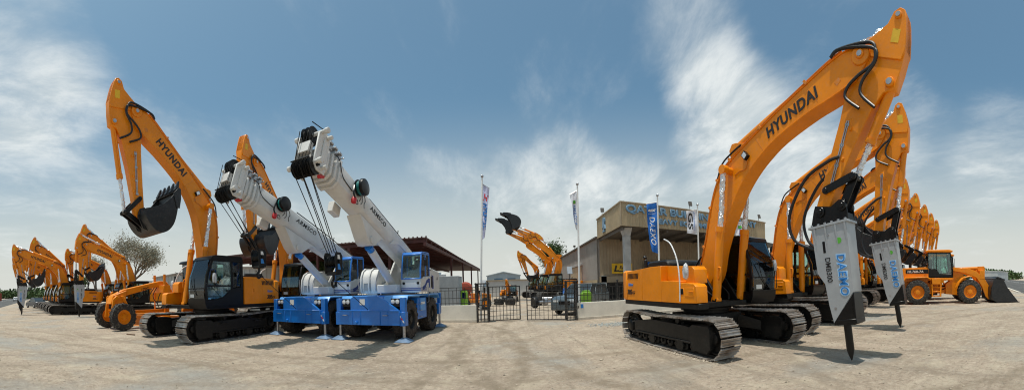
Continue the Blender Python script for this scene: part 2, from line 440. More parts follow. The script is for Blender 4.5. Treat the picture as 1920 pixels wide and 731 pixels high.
BOOM_OUT = [(-.22,.10),(-.06,.27),(.25,.42),(.82,.72),(1.35,1.06),(1.87,1.34),(2.2,1.45),(2.52,1.49),(3.0,1.39),(3.73,1.17),(4.26,1.01),(5.24,.68),(5.95,.44),(6.3,.24),(6.46,.02),(6.40,-.16)]
BOOM_IN = [(6.24,-.20),(5.95,-.24),(5.40,-.03),(4.9,.22),(4.07,.56),(3.5,.69),(3.0,.73),(2.5,.69),(2.07,.57),(1.5,.40),(.95,.16),(.5,-.14),(.25,-.24),(-.08,-.25),(-.22,-.10)]
ARM = [(-.22,-.06),(-.60,.38),(-.82,.44),(-.90,.54),(-.87,.65),(-.74,.71),(-.5,.79),(-.2,.87),(.15,.88),(.5,.86),(.60,.66),(.9,.52),(1.7,.34),(2.75,.17),(3.10,.15),(3.18,.03),(3.14,-.11),(3.02,-.15),(2.2,-.13),(1.2,-.12),(.35,-.17),(0,-.20)]
def band(b, pts, y0, y1, t):  # flange plates along an outline
    b.sheet(pts, y0, y1, t)

def excavator(name, loc, heading, pose, track_scale=1.0, lights=True, swing=0.0, text_on=True):
    """pose: pivot, tip (boom-arm pin and arm-tip pin, machine plane), rod (arm canonical), tool, u (tool direction)"""
    root = empty(name, (loc[0], loc[1], loc[2]-.035), R(heading))
    for sy in (1, -1):
        t = link(UC['track'], 'track', root, (0, sy*1.30, 0)); t.scale.x = track_scale
        sp = link(UC['sprocket'], 'sprocket', t); idl = link(UC['idler'], 'idler', t)
        fr = link(UC['track_frame'], 'track_frame', root, (0, sy*1.30, 0)); fr.scale.x = track_scale
    link(UC['car_body'], 'car_body', root)
    d = link(UP['deck'], 'deck', root)
    eh = link(UP['engine_house'], 'engine_house', root); link(UP['louvre'], 'louvre', eh); link(UP['engine_cover'], 'engine_cover', eh)
    link(UP['tool_box'], 'tool_box', root)
    cw = link(UP['counterweight'], 'counterweight', root)
    cab = link(UP['cab'], 'cab', root)
    for k in ('window', 'seat', 'notice_sticker', 'door_handle'): link(UP[k], k, cab)
    link(UP['mirror'], 'mirror', root); hr = link(UP['handrail'], 'handrail', root); link(UP['wrapped_mirror'], 'wrapped_mirror', hr)
    if text_on:
        text('305', frame3((-2.02, 1.45, 1.56), (-1,0,0), (0,1,0)), eh, bold=.03, shear=.15, width=.34, height=.17)
        text('LC-7', frame3((-2.28, 1.452, 1.54), (-1,0,0), (0,1,0)), cw, bold=.02, shear=.15, width=.22, height=.10)
        text('305', frame3((-2.44, -1.468, 1.55), (1,0,0), (0,-1,0)), cw, bold=.03, shear=.15, width=.26, height=.17) if False else None
        text('305', frame3((-2.14, -1.449, 1.56), (1,0,0), (0,-1,0)), eh, bold=.03, shear=.15, width=.32, height=.17)
        text('LC-7', frame3((-1.86, -1.449, 1.54), (1,0,0), (0,-1,0)), eh, bold=.02, shear=.15, width=.2, height=.10)
        text('Robex', frame3((-2.05, 1.45, 1.80), (-1,0,0), (0,1,0)), eh, bold=.01, shear=.3, width=.34, height=.10, material='letter_blue')
        text('Robex', frame3((-2.05, -1.449, 1.80), (1,0,0), (0,-1,0)), eh, bold=.01, shear=.3, width=.34, height=.10, material='letter_blue')
    F = Vector((.20, 1.90)); P = Vector(pose['pivot']); T = Vector(pose['tip'])
    ub = (P-F); sb = ub.length / 6.3; Mb = plane2(F, ub, sb)
    ua = (T-P); sa = ua.length / 3.05; Ma = plane2(P, ua, sa)
    def c2(M, p): q = M @ Vector((p[0], 0, p[1])); return Vector((q.x, q.z))
    # boom
    bt = pose.get('bt', 1.0); b = MB(); b.M = Mb @ Matrix.Diagonal((1, 1.15 if bt > 1 else 1, bt, 1))
    bo = smooth2(BOOM_OUT, 3); bi = smooth2(BOOM_IN, 3)
    b.prism(bo + bi, -.20, .20)
    b.sheet(bo[6:-4], -.225, .225, .022); b.sheet([(p[0], p[1]-.0) for p in bi[3:-4]], -.225, .225, .022)
    b.cyl((2.65, -.42, 1.25), (2.65, .42, 1.25), .09, n=16)
    b.cyl((0,-.33,0), (0,.33,0), .17, n=18); b.cyl((6.3,-.235,0), (6.3,.235,0), .19, n=20)
    b.prism([(2.75,1.35),(2.95,1.72),(3.12,1.76),(3.22,1.66),(3.5,1.2)], -.16, -.08); b.prism([(2.75,1.35),(2.95,1.72),(3.12,1.76),(3.22,1.66),(3.5,1.2)], .08, .16)
    boom = b.build('boom', ['orange'], root, .012)
    b = MB(); b.M = Mb; b.mi = 0
    top = [(p[0], p[1]) for p in bo]
    def off(p, i, d):
        a = Vector(top[max(0,i-1)]); c = Vector(top[min(len(top)-1,i+1)]); t = (c-a).normalized(); return (p[0]-t.y*d, p[1]+t.x*d)
    for y, d in ((-.18,.07),(-.10,.07),(.18,.07),(.10,.07)):
        b.tube([(lambda q: (q[0], y, q[1]))(off(p, i, d)) for i, p in enumerate(top) if 3 < i < len(top)-8], .022, 6)
    for i in range(8, len(top)-8, 5):
        q = off(top[i], i, .05); b.box(q[0]-.03, q[0]+.03, -.235, .235, q[1]-.05, q[1]+.055)
    link_o = b.build('hydraulic_pipe', ['orange_dusty'], boom)
    b = MB(); b.M = Mb
    for sy in (1, -1):
        b.tube([(-.3,sy*.2,-.2),(-.45,sy*.24,.1),(-.3,sy*.22,.5),(.0,sy*.2,.55),(.35,sy*.2,.55)], .03, 6, 4)
        b.tube([(2.2,sy*.18,1.55),(2.6,sy*.2,1.66),(3.0,sy*.2,1.55),(3.3,sy*.2,1.42)], .025, 6, 4)
        y = sy*.255
        st = [Mb @ Vector((5.9, 0, .50)), Mb @ Vector((6.12, 0, .44))]
        for pts in ([(-.21,.16),(-.04,.33),(.17,.34),(.39,.10),(.62,-.07),(.82,-.05),(.98,.30)], [(-.12,.24),(.10,.38),(.47,.22),(.72,.26),(.92,.62)]):
            q = [Mb.inverted() @ p for p in st + [Ma @ Vector((a, 0, c)) for a, c in pts]]
            b.tube([(p.x, y, p.z) for p in q], .032, 8, 6)
    b.build('hydraulic_hose', ['rubber_hose'], boom)
    for sy in (1, -1):
        b = MB(); b.M = Mb; b.box(3.16, 3.30, .20 if sy > 0 else -.30, .30 if sy > 0 else -.20, .96, 1.14)
        b.mi = 1; b.box(3.175, 3.285, .30 if sy > 0 else -.304, .304 if sy > 0 else -.30, .98, 1.12)
        b.build('work_lamp', ['black_paint', 'lamp_glass'], boom, .01)
    if text_on:
        uv = Vector((ub.x, 0, ub.y)).normalized()
        c = Mb @ Vector((4.62, 0, .61)); sl = (Mb @ Vector((5.35,0,.30)) - Mb @ Vector((4.0,0,.82))).normalized()
        text('HYUNDAI', frame3((c.x, -.207, c.z), sl, (0,-1,0)), boom, bold=.035, shear=.12, width=1.46*sb, height=.26*sb, space=1.1)
        text('HYUNDAI', frame3((c.x, .207, c.z), -sl, (0,1,0)), boom, bold=.035, shear=.12, width=1.46*sb, height=.26*sb, space=1.1)
    # boom cylinders
    cp = c2(Mb, (2.65, 1.25)); base = Vector((1.0, 1.34))
    for y in (-.45, .45):
        b = MB(); a = Vector((base.x, y, base.y)); e = Vector((cp.x, y, cp.y)); dd = e - a
        b.cyl(a, a + dd*.56, .115, n=18); b.cyl(a + dd*.53, a + dd*.57, .135, n=18); b.cyl(a - Vector((0,.08,0)), a + Vector((0,.08,0)), .12, n=14)
        s = .10 if y > 0 else -.10
        b.tube([a + dd*.16 + Vector((0,0,0)), a + dd*.17 + Vector((.14,s*.6,0)), a + dd*.25 + Vector((.16,s*.6,0)), a + dd*.28 + Vector((.05,s*.6,0)), a + dd*.54 + Vector((.13,s*.3,0))], .025, 6, 3)
        b.cyl(e - Vector((0,.08,0)), e + Vector((0,.08,0)), .12, n=16)
        o = b.build('boom_cylinder', ['orange'], root)
        b = MB(); wrapped(b, a + dd*.56, e - dd*.02, .072); b.build('wrapped_rod', ['foil'], o)
    # arm
    b = MB(); b.M = Ma
    b.prism(ARM, -.15, .15)
    b.prism([(-.60,.38),(-.82,.44),(-.90,.54),(-.87,.65),(-.74,.71),(-.5,.79),(-.2,.87),(.0,.84),(.0,.2),(-.3,.08)], -.18, .18)
    b.cyl((-.76,-.21,.55), (-.76,.21,.55), .07, n=14); b.cyl((0,-.27,0), (0,.27,0), .085, n=14); b.cyl((.41,-.21,.74), (.41,.21,.74), .09, n=14)
    b.cyl((3.05,-.145,0), (3.05,.145,0), .15, n=16)
    b.box(1.15, 1.75, -.16, .16, .10, .15)
    for x in (1.3, 1.9, 2.35): b.box(x, x+.08, -.19, .19, .16, .21)
    arm = b.build('arm', ['orange'], root, .012)
    b = MB(); b.M = Ma
    for sy in (1, -1):
        b.cyl((-.76,sy*.21,.55), (-.76,sy*.222,.55), .045, n=12); b.cyl((0,sy*.27,0), (0,sy*.282,0), .055, n=12); b.cyl((.41,sy*.21,.74), (.41,sy*.222,.74), .06, n=12)
    b.build('pin_cap', ['steel'], arm)
    b = MB(); b.M = Ma
    for sy in (1, -1):
        y = sy*.1815; b.prism([(-.52,.52),(-.52,.68),(-.28,.70),(-.28,.54)], min(y, y+sy*.003), max(y, y+sy*.003))
    b.build('warning_sticker', ['yellow_sign'], arm)
    b = MB(); b.M = Ma
    for sy in (1, -1):
        y0_, y1_ = sorted((sy*.151, sy*.175))
        b.box(1.2, 2.5, y0_, y1_, .055, .075); b.box(1.2, 2.5, y0_, y1_, .095, .115)
        for x in (1.25, 1.65, 2.05, 2.45): b.box(x, x+.05, y0_, y1_+.006 if sy > 0 else y1_, .04, .13)
    b.build('grease_pipe', ['steel'], arm)
    b = MB(); b.M = Mb
    for sy in (1, -1):
        y0_, y1_ = sorted((sy*.2, sy*.2035))
        for x, z0, z1 in ((5.15,.18,.60),(3.62,.72,1.10),(1.62,.50,1.10)): b.prism([(x,z0),(x+.012,z0),(x+.06,z1),(x+.045,z1)], y0_, y1_)
        b.box(3.02,3.12, y0_, y1_+.0005, .82,.92); b.box(5.62,5.75, y0_, y1_+.0005, .02,.12)
        b.tube([(3.2, sy*.215, .95),(3.0, sy*.21, .86),(2.85, sy*.21, .98),(2.68, sy*.21, 1.05)], .012, 5, 4)
    b.build('seam_and_sticker', ['orange_dusty'], boom)
    # arm cylinder above the boom
    A0 = Mb @ Vector((3.08, 0, 1.64)); A1 = Ma @ Vector((-.76, 0, .55)); dd = A1 - A0
    b = MB(); b.cyl(A0, A0 + dd*.55, .125, n=18); b.cyl(A0 + dd*.52, A0 + dd*.56, .15, n=18); b.cyl(A0 + Vector((0,-.07,0)), A0 + Vector((0,.07,0)), .12)
    b.cyl(A1 + Vector((0,-.10,0)), A1 + Vector((0,.10,0)), .12)
    o = b.build('arm_cylinder', ['orange'], root)
    b = MB(); wrapped(b, A0 + dd*.56, A1, .085, .035); b.build('wrapped_rod', ['foil'], o)
    # bucket cylinder, links
    B0 = Ma @ Vector((.41, 0, .74)); rod = Ma @ Vector((pose['rod'][0], 0, pose['rod'][1])); dd = rod - B0
    b = MB(); e = .60
    b.cyl(B0, B0 + dd*e, .10, n=16); b.cyl(B0 + dd*(e-.03), B0 + dd*(e+.02), .12, n=16)
    b.tube([B0 + dd*.1 + Vector((0,.13,0)), B0 + dd*(e-.02) + Vector((0,.13,0))], .02, 6)
    o = b.build('bucket_cylinder', ['orange'], root)
    b = MB(); wrapped(b, B0 + dd*(e+.01), rod, .062, .02); b.build('wrapped_rod', ['foil'], o)
    tool = pose['tool']; u = Vector(pose['u']).normalized(); Mt = plane2(T, u, pose.get('ts', 1.0))
    Bp = Mt @ (Vector((-.12, 0, .46)) if tool == 'bucket' else Vector((-.02, 0, .51)))
    K = Ma @ Vector((2.60, 0, .0))
    for y in (-.20, .20):
        b = MB(); bar(b, K, rod, y, .04, .08); b.build('rocker_arm', ['black_paint'], root, .008)
    b = MB()
    for y in (-.12, .12):
        bar(b, rod, Bp, y, .04, .09)
    b.cyl(rod - Vector((0,.24,0)), rod + Vector((0,.24,0)), .07, n=14)
    b.cyl(K - Vector((0,.24,0)), K + Vector((0,.24,0)), .05, n=14)
    b.build('link', ['black_paint'], root, .008)
    if tool == 'bucket': make_bucket(Mt, root)
    else: make_breaker(Mt, Ma, root, text_on)
    return root

def bar(b, p, q, y, t, w):
    d = (q - p); L = d.length; d.normalize(); n = Vector((-d.z, 0, d.x))
    pts = []
    for c, s in ((p, -1), (q, 1)):
        for i in range(7):
            a = math.pi*i/6 - math.pi/2
            v = c + (d*math.cos(a)*s + n*math.sin(a)*s) * w
            pts.append((v.x, v.z))
    M = b.M; b.M = Matrix.Identity(4); b.prism(pts, y - t/2, y + t/2); b.M = M

def wrapped(b, a, e, r, amp=.018):
    rnd = random.Random(int(abs(a.x*1000 + e.z*777)) % 9973)
    n = 26; path = [a.lerp(e, i/n) for i in range(n+1)]
    k = 9; vs = []; d = (e-a).normalized(); u = d.orthogonal().normalized(); w = d.cross(u)
    for p in path:
        for j in range(k):
            t = 2*math.pi*j/k; rr = r + rnd.uniform(-amp, amp)
            vs.append(p + (u*math.cos(t) + w*math.sin(t))*rr)
    fs = [(i*k+j, i*k+(j+1) % k, (i+1)*k+(j+1) % k, (i+1)*k+j) for i in range(n) for j in range(k)]
    b.add(vs, fs)

BUCKET = [(.22,-.12),(0,-.10),(-.16,.12),(-.17,.5),(-.03,.84),(.28,.98),(.65,.92),(.98,.70),(1.32,.37),(1.58,.02)]
def make_bucket(Mt, root):
    b = MB(); b.M = Mt
    pr = smooth2(BUCKET, 3)
    b.sheet(pr[3:], -.66, .66, -.03)
    side = pr[3:] + [(1.42,.02),(1.1,.10),(.7,.12),(.3,.02)]
    b.prism(side, .66, .70); b.prism(side, -.70, -.66)
    for s in (1, -1):
        b.prism([(1.30,.00),(1.62,-.05),(1.66,.05),(1.45,.34),(1.20,.58),(1.10,.50)], s*.70 if s > 0 else -.735, s*.735 if s > 0 else -.70)
        b.prism([(-.20,.02),(.04,-.16),(.24,-.10),(.20,.30),(.1,.62),(-.12,.66),(-.26,.48)], s*.20, s*.26)
        b.cyl((0,s*.18,0), (0,s*.30,0), .11, n=14); b.cyl((-.12,s*.18,.46), (-.12,s*.30,.46), .10, n=14)
    b.box(1.45, 1.62, -.70, .70, -.02, .03)
    bk = b.build('bucket', ['bucket_paint'], root, .006)
    for i in range(5):
        b = MB(); b.M = Mt; y = -.60 + i*.30
        b.hexa([(1.46,y-.075,-.06),(1.46,y+.075,-.06),(1.56,y+.075,.06),(1.56,y-.075,.06)], [(1.80,y-.035,-.24),(1.80,y+.035,-.24),(1.84,y+.035,-.20),(1.84,y-.035,-.20)])
        b.build('tooth', ['bucket_paint'], bk)
    return bk

def make_breaker(Mt, Ma, root, text_on=True):
    SQ = Matrix.Diagonal((1, .60, 1, 1))
    b = MB(); b.M = Mt @ SQ
    for s in (1, -1):
        b.prism([(-.16,-.12),(-.06,-.17),(.27,-.28),(.27,.60),(.12,.62),(-.14,.59),(-.16,.44),(-.06,.25)], s*.24 if s > 0 else -.29, .29 if s > 0 else -.24)
        for x, z in ((0,0),(-.02,.51)):
            b.cyl((x,s*.20,z), (x,s*.36,z), .105, n=16); b.cyl((x,s*.36,z), (x,s*.40,z), .055, n=12)
    b.prism([(.12,-.24),(.27,-.28),(.27,.60),(.12,.60)], -.24, .24)
    b.prism([(1.74,.545),(2.02,.29),(2.30,.03),(2.36,.01),(2.38,.50),(2.30,.53)], -.335, .335)
    b.box(2.26, 2.36, -.36, .36, .07, .545)
    b.prism([(2.0,.48),(1.74,.55),(2.30,.54)], -.35, .35)
    br = b.build('breaker', ['black_paint'], root, .01)
    b = MB(); b.M = Mt @ SQ
    b.box(.272, .315, -.38, .38, -.32, .62)
    b.prism([(.315,-.24),(.315,.56),(2.0,.51),(2.26,.49),(2.26,.05),(2.31,.02)], -.30, .30)
    b.prism([(.315,-.26),(.315,.575),(1.72,.545),(2.31,.02),(1.95,-.04),(1.50,-.08),(1.26,-.23)], -.335, .335)
    for z in (-.18, .08, .32, .54):
        for s in (1, -1):
            b.hexa([(.315,s*.335,z-.02),(.315,s*.375,z-.02),(.315,s*.375,z+.02),(.315,s*.335,z+.02)], [(.80,s*.335,z-.01),(.80,s*.337,z-.01),(.80,s*.337,z+.01),(.80,s*.335,z+.01)])
    cas = b.build('casing', ['breaker_silver'], br, .01)
    b = MB(); b.M = Mt @ SQ
    for z in (-.24,-.08,.08,.24,.40,.56):
        for s in (1, -1): b.cyl((.235,s*.33,z), (.272,s*.33,z), .03, n=8)
    for s in (1, -1):
        b.cyl((.50,s*.335,.12),(.50,s*.352,.12), .03, n=10); b.cyl((2.02,s*.335,.10),(2.02,s*.342,.10), .03, n=12)
        b.mi = 1; b.prism([(.62,-.03),(.62,.03),(.86,.03),(.86,-.03)], .335*s if s > 0 else -.34, .34 if s > 0 else -.335); b.mi = 0
    b.build('bolt', ['steel', 'black_paint'], br)
    b = MB(); b.M = Mt
    b.lathe([(2.36,.085),(2.9,.085),(3.02,.05),(3.12,.012)], (0,0,.22), axis='x', n=14)
    b.build('chisel', ['black_paint'], br)
    b = MB(); b.M = Mt @ SQ
    for s in (1, -1): b.cyl((.66,s*.336,.36),(.66,s*.341,.36), .062, n=18)
    b.build('round_sticker', ['green_sticker'], br)
    # hoses from arm to breaker
    b = MB()
    for s in (1,):
        p = [Ma @ Vector(q) for q in ((1.9,-.17,.10),(2.05,-.22,-.12),(2.5,-.24,-.55))] + [Mt @ Vector(q) for q in ((-.1,-.24,-.75),(.45,-.20,-.72),(.75,-.10,-.25))]
        b.tube(p, .036, 8, 6)
        p = [Ma @ Vector(q) for q in ((1.9,.17,.10),(2.05,.22,-.12),(2.5,.24,-.5))] + [Mt @ Vector(q) for q in ((-.1,.24,-.68),(.45,.20,-.62),(.75,.10,-.25))]
        b.tube(p, .036, 8, 6)
    b.build('breaker_hose', ['rubber_hose'], root)
    if text_on:
        ax = (Mt @ Vector((1,0,0)) - Mt @ Vector((0,0,0)))
        for s in (1, -1):
            c = Mt @ Vector((1.36, 0, .36)); c2_ = Mt @ Vector((1.22, 0, .05))
            off = s*.2035
            text('DAEMO', frame3((c.x, off, c.z), ax, (0,s,0)), br, bold=.06, shear=.1, width=.90, height=.235, material='letter_paleblue', space=1.12)
            text('DAEMO', frame3((c.x, off + s*.006, c.z), ax, (0,s,0)), br, bold=.008, shear=.1, width=.85, height=.185, material='letter_blue', space=1.12)
            text('DMB300', frame3((c2_.x, off, c2_.z), ax, (0,s,0)), br, bold=.01, shear=0, width=.52, height=.13)
    return br
# ------------------------------------------------------------------ wheels
def wheel(parent, x, y, r, w, side, rim='orange', tyre='tyre', lugs=22, rimr=.52, chev=True):
    b = MB(); b.M = Matrix.Translation((x, y, r))
    k = rimr*r
    b.lathe([(-w*.42,k),(-w*.5,k+.05),(-w*.5,r*.86),(-w*.44,r*.94),(-w*.25,r*.965),(w*.25,r*.965),(w*.44,r*.94),(w*.5,r*.86),(w*.5,k+.05),(w*.42,k)], n=40, cap0=False, cap1=False)
    for i in range(lugs):
        for s in (1, -1):
            a = 2*math.pi*(i + (.5 if s > 0 else 0))/lugs; a2 = a + (2*math.pi/lugs)*.55
            da = math.pi/lugs*.42
            def P(an, rr, yy): return Vector((rr*math.cos(an), yy, rr*math.sin(an)))
            q0 = [P(a-da, r*.90, s*w*.515), P(a+da, r*.90, s*w*.515), P(a+da, r*.985, s*w*.49), P(a-da, r*.985, s*w*.49)]
            q1 = [P(a2-da, r*.93, s*.01), P(a2+da, r*.93, s*.01), P(a2+da, r*1.0, s*.01), P(a2-da, r*1.0, s*.01)]
            b.hexa(q0, q1)
            q2 = [P(a-da, r*.80, s*w*.505), P(a+da, r*.80, s*w*.505), P(a+da*.8, r*.80, s*w*.46), P(a-da*.8, r*.80, s*w*.46)]
            q3 = [P(a-da, r*.985, s*w*.49), P(a+da, r*.985, s*w*.49), P(a+da, r*.90, s*w*.46), P(a-da, r*.90, s*w*.46)]
            b.hexa(q2, q3)
    o = b.build('wheel', [tyre], parent)
    b = MB(); b.M = Matrix.Translation((x, y, r)); s = side
    b.lathe([(s*w*.44,k+.02),(s*w*.46,k),(s*w*.30,k*.92),(s*w*.26,k*.62),(s*w*.34,k*.56),(s*w*.36,k*.36),(s*w*.44,k*.34),(s*w*.46,k*.10)], n=32, cap0=False)
    b.lathe([(-s*w*.44,k+.02),(-s*w*.40,k*.9),(-s*w*.2,k*.8),(-s*w*.2,.05)], n=24, cap0=False)
    for i in range(10):
        a = 2*math.pi*i/10; c = Vector((k*.47*math.cos(a), s*w*.34, k*.47*math.sin(a))); b.cyl(c, c + Vector((0, s*.035, 0)), .022, n=6)
    b.build('rim', [rim], o)
    return o

# ------------------------------------------------------------------ mobile crane
def crane(loc, heading, hookpt):
    t = empty('mobile_crane', loc, R(heading))
    b = MB()                                                    # carrier
    b.box(-2.1, 2.0, -.50, .50, .62, 1.30); b.box(-2.0, 1.9, -.75, .75, 1.30, 1.50)
    b.box(-.25, .85, .50, 1.22, .62, 1.42); b.box(-.25, .85, -1.22, -.50, .62, 1.42)
    b.box(-2.35, -2.0, -1.25, 1.25, .60, 1.10); b.box(-2.2, -1.9, -1.0, 1.0, 1.1, 1.5)
    for y in (-1.25, 1.10): b.box(-2.4, -2.22, y, y+.15, .60, 1.55)
    car = b.build('carrier', ['crane_blue'], t, .02)
    b = MB()
    for s in (1, -1):
        y0, y1 = (.42, 1.30) if s > 0 else (-1.30, -.42)
        b.prism([(.78,1.47),(.90,1.55),(2.02,1.55),(2.30,1.22),(2.27,1.19),(2.0,1.49),(.90,1.49),(.82,1.44)], y0, y1)
        b.prism([(-.40,1.44),(-.45,1.55),(-1.75,1.55),(-1.95,1.35),(-1.92,1.32),(-1.72,1.49),(-.46,1.49)], y0, y1)
    b.box(-.4, .85, -1.28, 1.28, 1.50, 1.54)
    b.build('fender', ['crane_light_blue'], t, .012)
    b = MB(); b.box(-.05, .55, 1.221, 1.24, .92, 1.40); b.mi = 1; b.box(.0, .5, 1.24, 1.245, 1.16, 1.26)
    b.build('side_panel', ['crane_light_blue', 'white_paint'], t, .005)
    b = MB()                                                    # front outrigger box with upper plate
    b.box(2.15, 2.50, -1.16, 1.16, .56, 1.06); b.box(2.50, 2.52, -.75, .75, .56, 1.06)
    b.prism([(-.68,1.06),(-.68,1.46),(-.55,1.56),(.34,1.56),(.50,1.50),(1.12,1.08),(1.12,1.06)], 2.42, 2.52, 'x')
    b.prism([(-.60,1.06),(-.60,1.50),(.34,1.50),(1.0,1.06)], 2.0, 2.42, 'x')
    b.box(2.52, 2.55, -1.16, 1.16, 1.03, 1.07)
    for y in (-.62, -.30, .45): b.box(2.50, 2.545, y, y+.03, .58, 1.05)
    for y in (-.45,): b.cyl((2.53,y,.64),(2.60,y,.64),.05)
    for y in (-1.32, 1.15): b.box(2.20, 2.42, y, y+.17, .54, 1.48); b.box(2.17, 2.45, y-.02, y+.19, .54, 1.0)
    bm = b.build('outrigger_beam', ['crane_blue'], t, .014)
    b = MB(); 
    for i in range(4): b.hexa([(2.455,1.10+i*.055-.02,1.0-i*.085),(2.455,1.16+i*.055-.02,.95-i*.085),(2.455,1.16+i*.055-.02,.89-i*.085),(2.455,1.10+i*.055-.02,.94-i*.085)], [(2.462,1.10+i*.055-.02,1.0-i*.085),(2.462,1.16+i*.055-.02,.95-i*.085),(2.462,1.16+i*.055-.02,.89-i*.085),(2.462,1.10+i*.055-.02,.94-i*.085)]); b.mi = (i+1) % 2
    b.build('warning_stripe', ['red_paint', 'white_paint'], bm)
    b = MB(); b.box(2.521, 2.526, -.30, -.10, 1.25, 1.45); b.build('notice_sticker', ['white_paint'], bm)
    for y in (-1.02, .88):
        b = MB(); b.box(2.28, 2.40, y-.06, y+.26, 1.18, 1.46); b.mi = 1
        for k in (.02, .18): b.lathe([(0,.085),(.02,.08),(.03,.03)], (2.40, y+k, 1.35), axis='x', n=16)
        b.build('headlight', ['black_paint', 'lamp_glass'], t, .008)
    for (x, y) in ((2.31,-1.235),(2.31,1.235),(-2.31,-1.175),(-2.31,1.175)):
        b = MB(); b.cyl((x,y,.06),(x,y,.60),.05,n=14); j = b.build('outrigger_jack', ['steel'], t)
        b = MB(); q = .27
        b.hexa([(x-q,y-q,.004),(x+q,y-q,.004),(x+q,y+q,.004),(x-q,y+q,.004)], [(x-q,y-q,.03),(x+q,y-q,.03),(x+q,y+q,.03),(x-q,y+q,.03)])
        b.hexa([(x-q*.95,y-q*.95,.03),(x+q*.95,y-q*.95,.03),(x+q*.95,y+q*.95,.03),(x-q*.95,y+q*.95,.03)], [(x-.07,y-.07,.15),(x+.07,y-.07,.15),(x+.07,y+.07,.15),(x-.07,y+.07,.15)])
        b.build('outrigger_pad', ['pad_blue'], j, .008)
    for x, y in ((1.55,1.0),(1.55,-1.0),(-1.05,1.0),(-1.05,-1.0)):
        wheel(t, x, y, .70, .50, 1 if y > 0 else -1, rim='black_dusty', tyre='tyre_brown', lugs=18, rimr=.50)
    b = MB()
    for s in (1, -1):
        for k in range(3): b.box(.95, 1.0, s*1.24-.01, s*1.24+.01, .75+k*.22, .78+k*.22); b.tube([(.60,s*1.25,.72+k*.24),(.60,s*1.33,.72+k*.24),(.82,s*1.33,.72+k*.24),(.82,s*1.25,.72+k*.24)], .014, 5)
        b.tube([(-.35,s*1.24,1.2),(-.35,s*1.30,1.25),(-.35,s*1.30,1.85)], .014, 5)
    b.tube([(2.53,-.95,.9),(2.60,-.95,.9),(2.60,-.80,.9),(2.53,-.80,.9)], .014, 5); b.tube([(2.53,.60,.9),(2.60,.60,.9),(2.60,.75,.9),(2.53,.75,.9)], .014, 5)
    b.build('step', ['steel'], t)
    # superstructure
    b = MB()
    b.cyl((-.3,0,1.5),(-.3,0,1.66),.72,n=32); b.box(-1.9,.9,-.42,.42,1.62,1.95)
    b.prism([(-1.9,1.7),(-2.15,2.2),(-1.9,2.9),(-1.5,3.10),(-1.0,2.95),(-.2,2.1),(.5,1.9),(.5,1.7)], -.50, -.42); b.prism([(-1.9,1.7),(-2.15,2.2),(-1.9,2.9),(-1.5,3.10),(-1.0,2.95),(-.2,2.1),(.5,1.9),(.5,1.7)], .42, .50)
    b.prism([(-2.12,1.62),(-2.16,2.35),(-2.05,2.5),(-.72,2.62),(-.66,2.55),(-.66,1.62)], .50, 1.27)
    b.prism([(-2.12,1.62),(-2.16,2.35),(-2.05,2.5),(-1.6,2.55),(-1.5,1.62)], -1.27, .50)
    body = b.build('rear_body', ['crane_white'], t, .03)
    b = MB(); c = (0,2.08)
    prof = [(.62,1.62),(.66,1.9),(.62,2.25),(.48,2.48),(.25,2.60),(-.9,2.62),(-1.2,2.5),(-1.3,1.62)]
    b.prism(prof, -1.27, -.52)
    for y in (-1.26,-.90,-.58): b.sheet([(.67,1.66),(.71,1.9),(.665,2.27),(.51,2.51),(.26,2.635),(-.4,2.65)], y, y+.07, -.02)
    b.mi = 1; b.box(.645,.66,-1.12,-.78,1.72,2.05)
    b.build('winch_cover', ['crane_white', 'container_grey'], t, .03)
    b = MB(); b.box(.30,.60,-1.0,-.55,1.56,1.62); b.tube([(.72,-.55,1.7),(.78,-.5,2.1),(.70,-.46,2.35)],.018,6,4); b.tube([(.70,-1.30,1.6),(.74,-1.32,2.3)],.015,6)
    b.build('bracket', ['steel'], t)
    # cab
    b = MB(); y0, y1 = .46, 1.27
    cp = [(-.66,1.62),(-.66,2.28),(.10,2.24),(.30,2.16),(.52,2.16),(.54,1.90),(.50,1.62)]
    b.prism(cp, y0, y1)
    cab = b.build('cab', ['crane_white'], t, .03)
    b = MB()
    for y in (y0, y1-.05):
        b.sheet([(.52,2.15),(.50,2.5),(.36,3.08),(.28,3.17)], y, y+.05, .07); b.sheet([(.34,3.18),(-.60,3.22),(-.66,3.12)], y, y+.05, .06)
        b.box(-.66,-.60,y,y+.05,2.26,3.15); b.box(-.16,-.11,y,y+.05,2.26,3.14)
    b.prism([(-.66,3.12),(-.64,3.20),(-.55,3.23),(.27,3.20),(.37,3.10)], y0, y1)
    b.box(.30,.36,y0,y1,3.06,3.12); b.box(.46,.55,y0,y1,2.14,2.18); b.box(-.66,-.62,y0,y1,2.26,2.30)
    b.build('cab_frame', ['crane_blue'], cab, .012)
    b = MB()
    b.sheet([(.35,3.08),(.485,2.5),(.505,2.17)], y0+.05, y1-.05, .006)
    for y in (y0+.02, y1-.025): b.prism([(-.60,2.28),(-.60,3.13),(.30,3.12),(.46,2.5),(.48,2.18),(.3,2.18),(.1,2.26)], y, y+.006)
    b.box(-.645,-.64,y0+.04,y1-.04,2.28,3.12)
    b.build('window', ['cab_glass'], cab)
    b = MB(); b.box(-.45,-.05,.68,1.06,2.25,2.38); b.prism([(-.55,2.3),(-.50,2.95),(-.38,2.95),(-.38,2.3)],.70,1.04)
    b.cyl((.10,.87,2.2),(.22,.87,2.55),.03,n=8); b.lathe([(-.01,.17),(.01,.17),(.012,.14),(-.012,.14)],(.22,.87,2.56),axis='x',n=18)
    b.build('seat', ['seat_fabric'], cab, .02)
    b = MB()
    b.sheet([(.505,1.72),(.548,1.90)], y0+.02, y1-.02, -.004) if False else None
    b.box(.517,.533,y0+.0,y1,1.70,1.735); b.box(.525,.545,y0,y1,1.775,1.80)
    for z0 in (1.70,1.78): b.box(-.2,.49,1.272,1.276,z0,z0+.035)
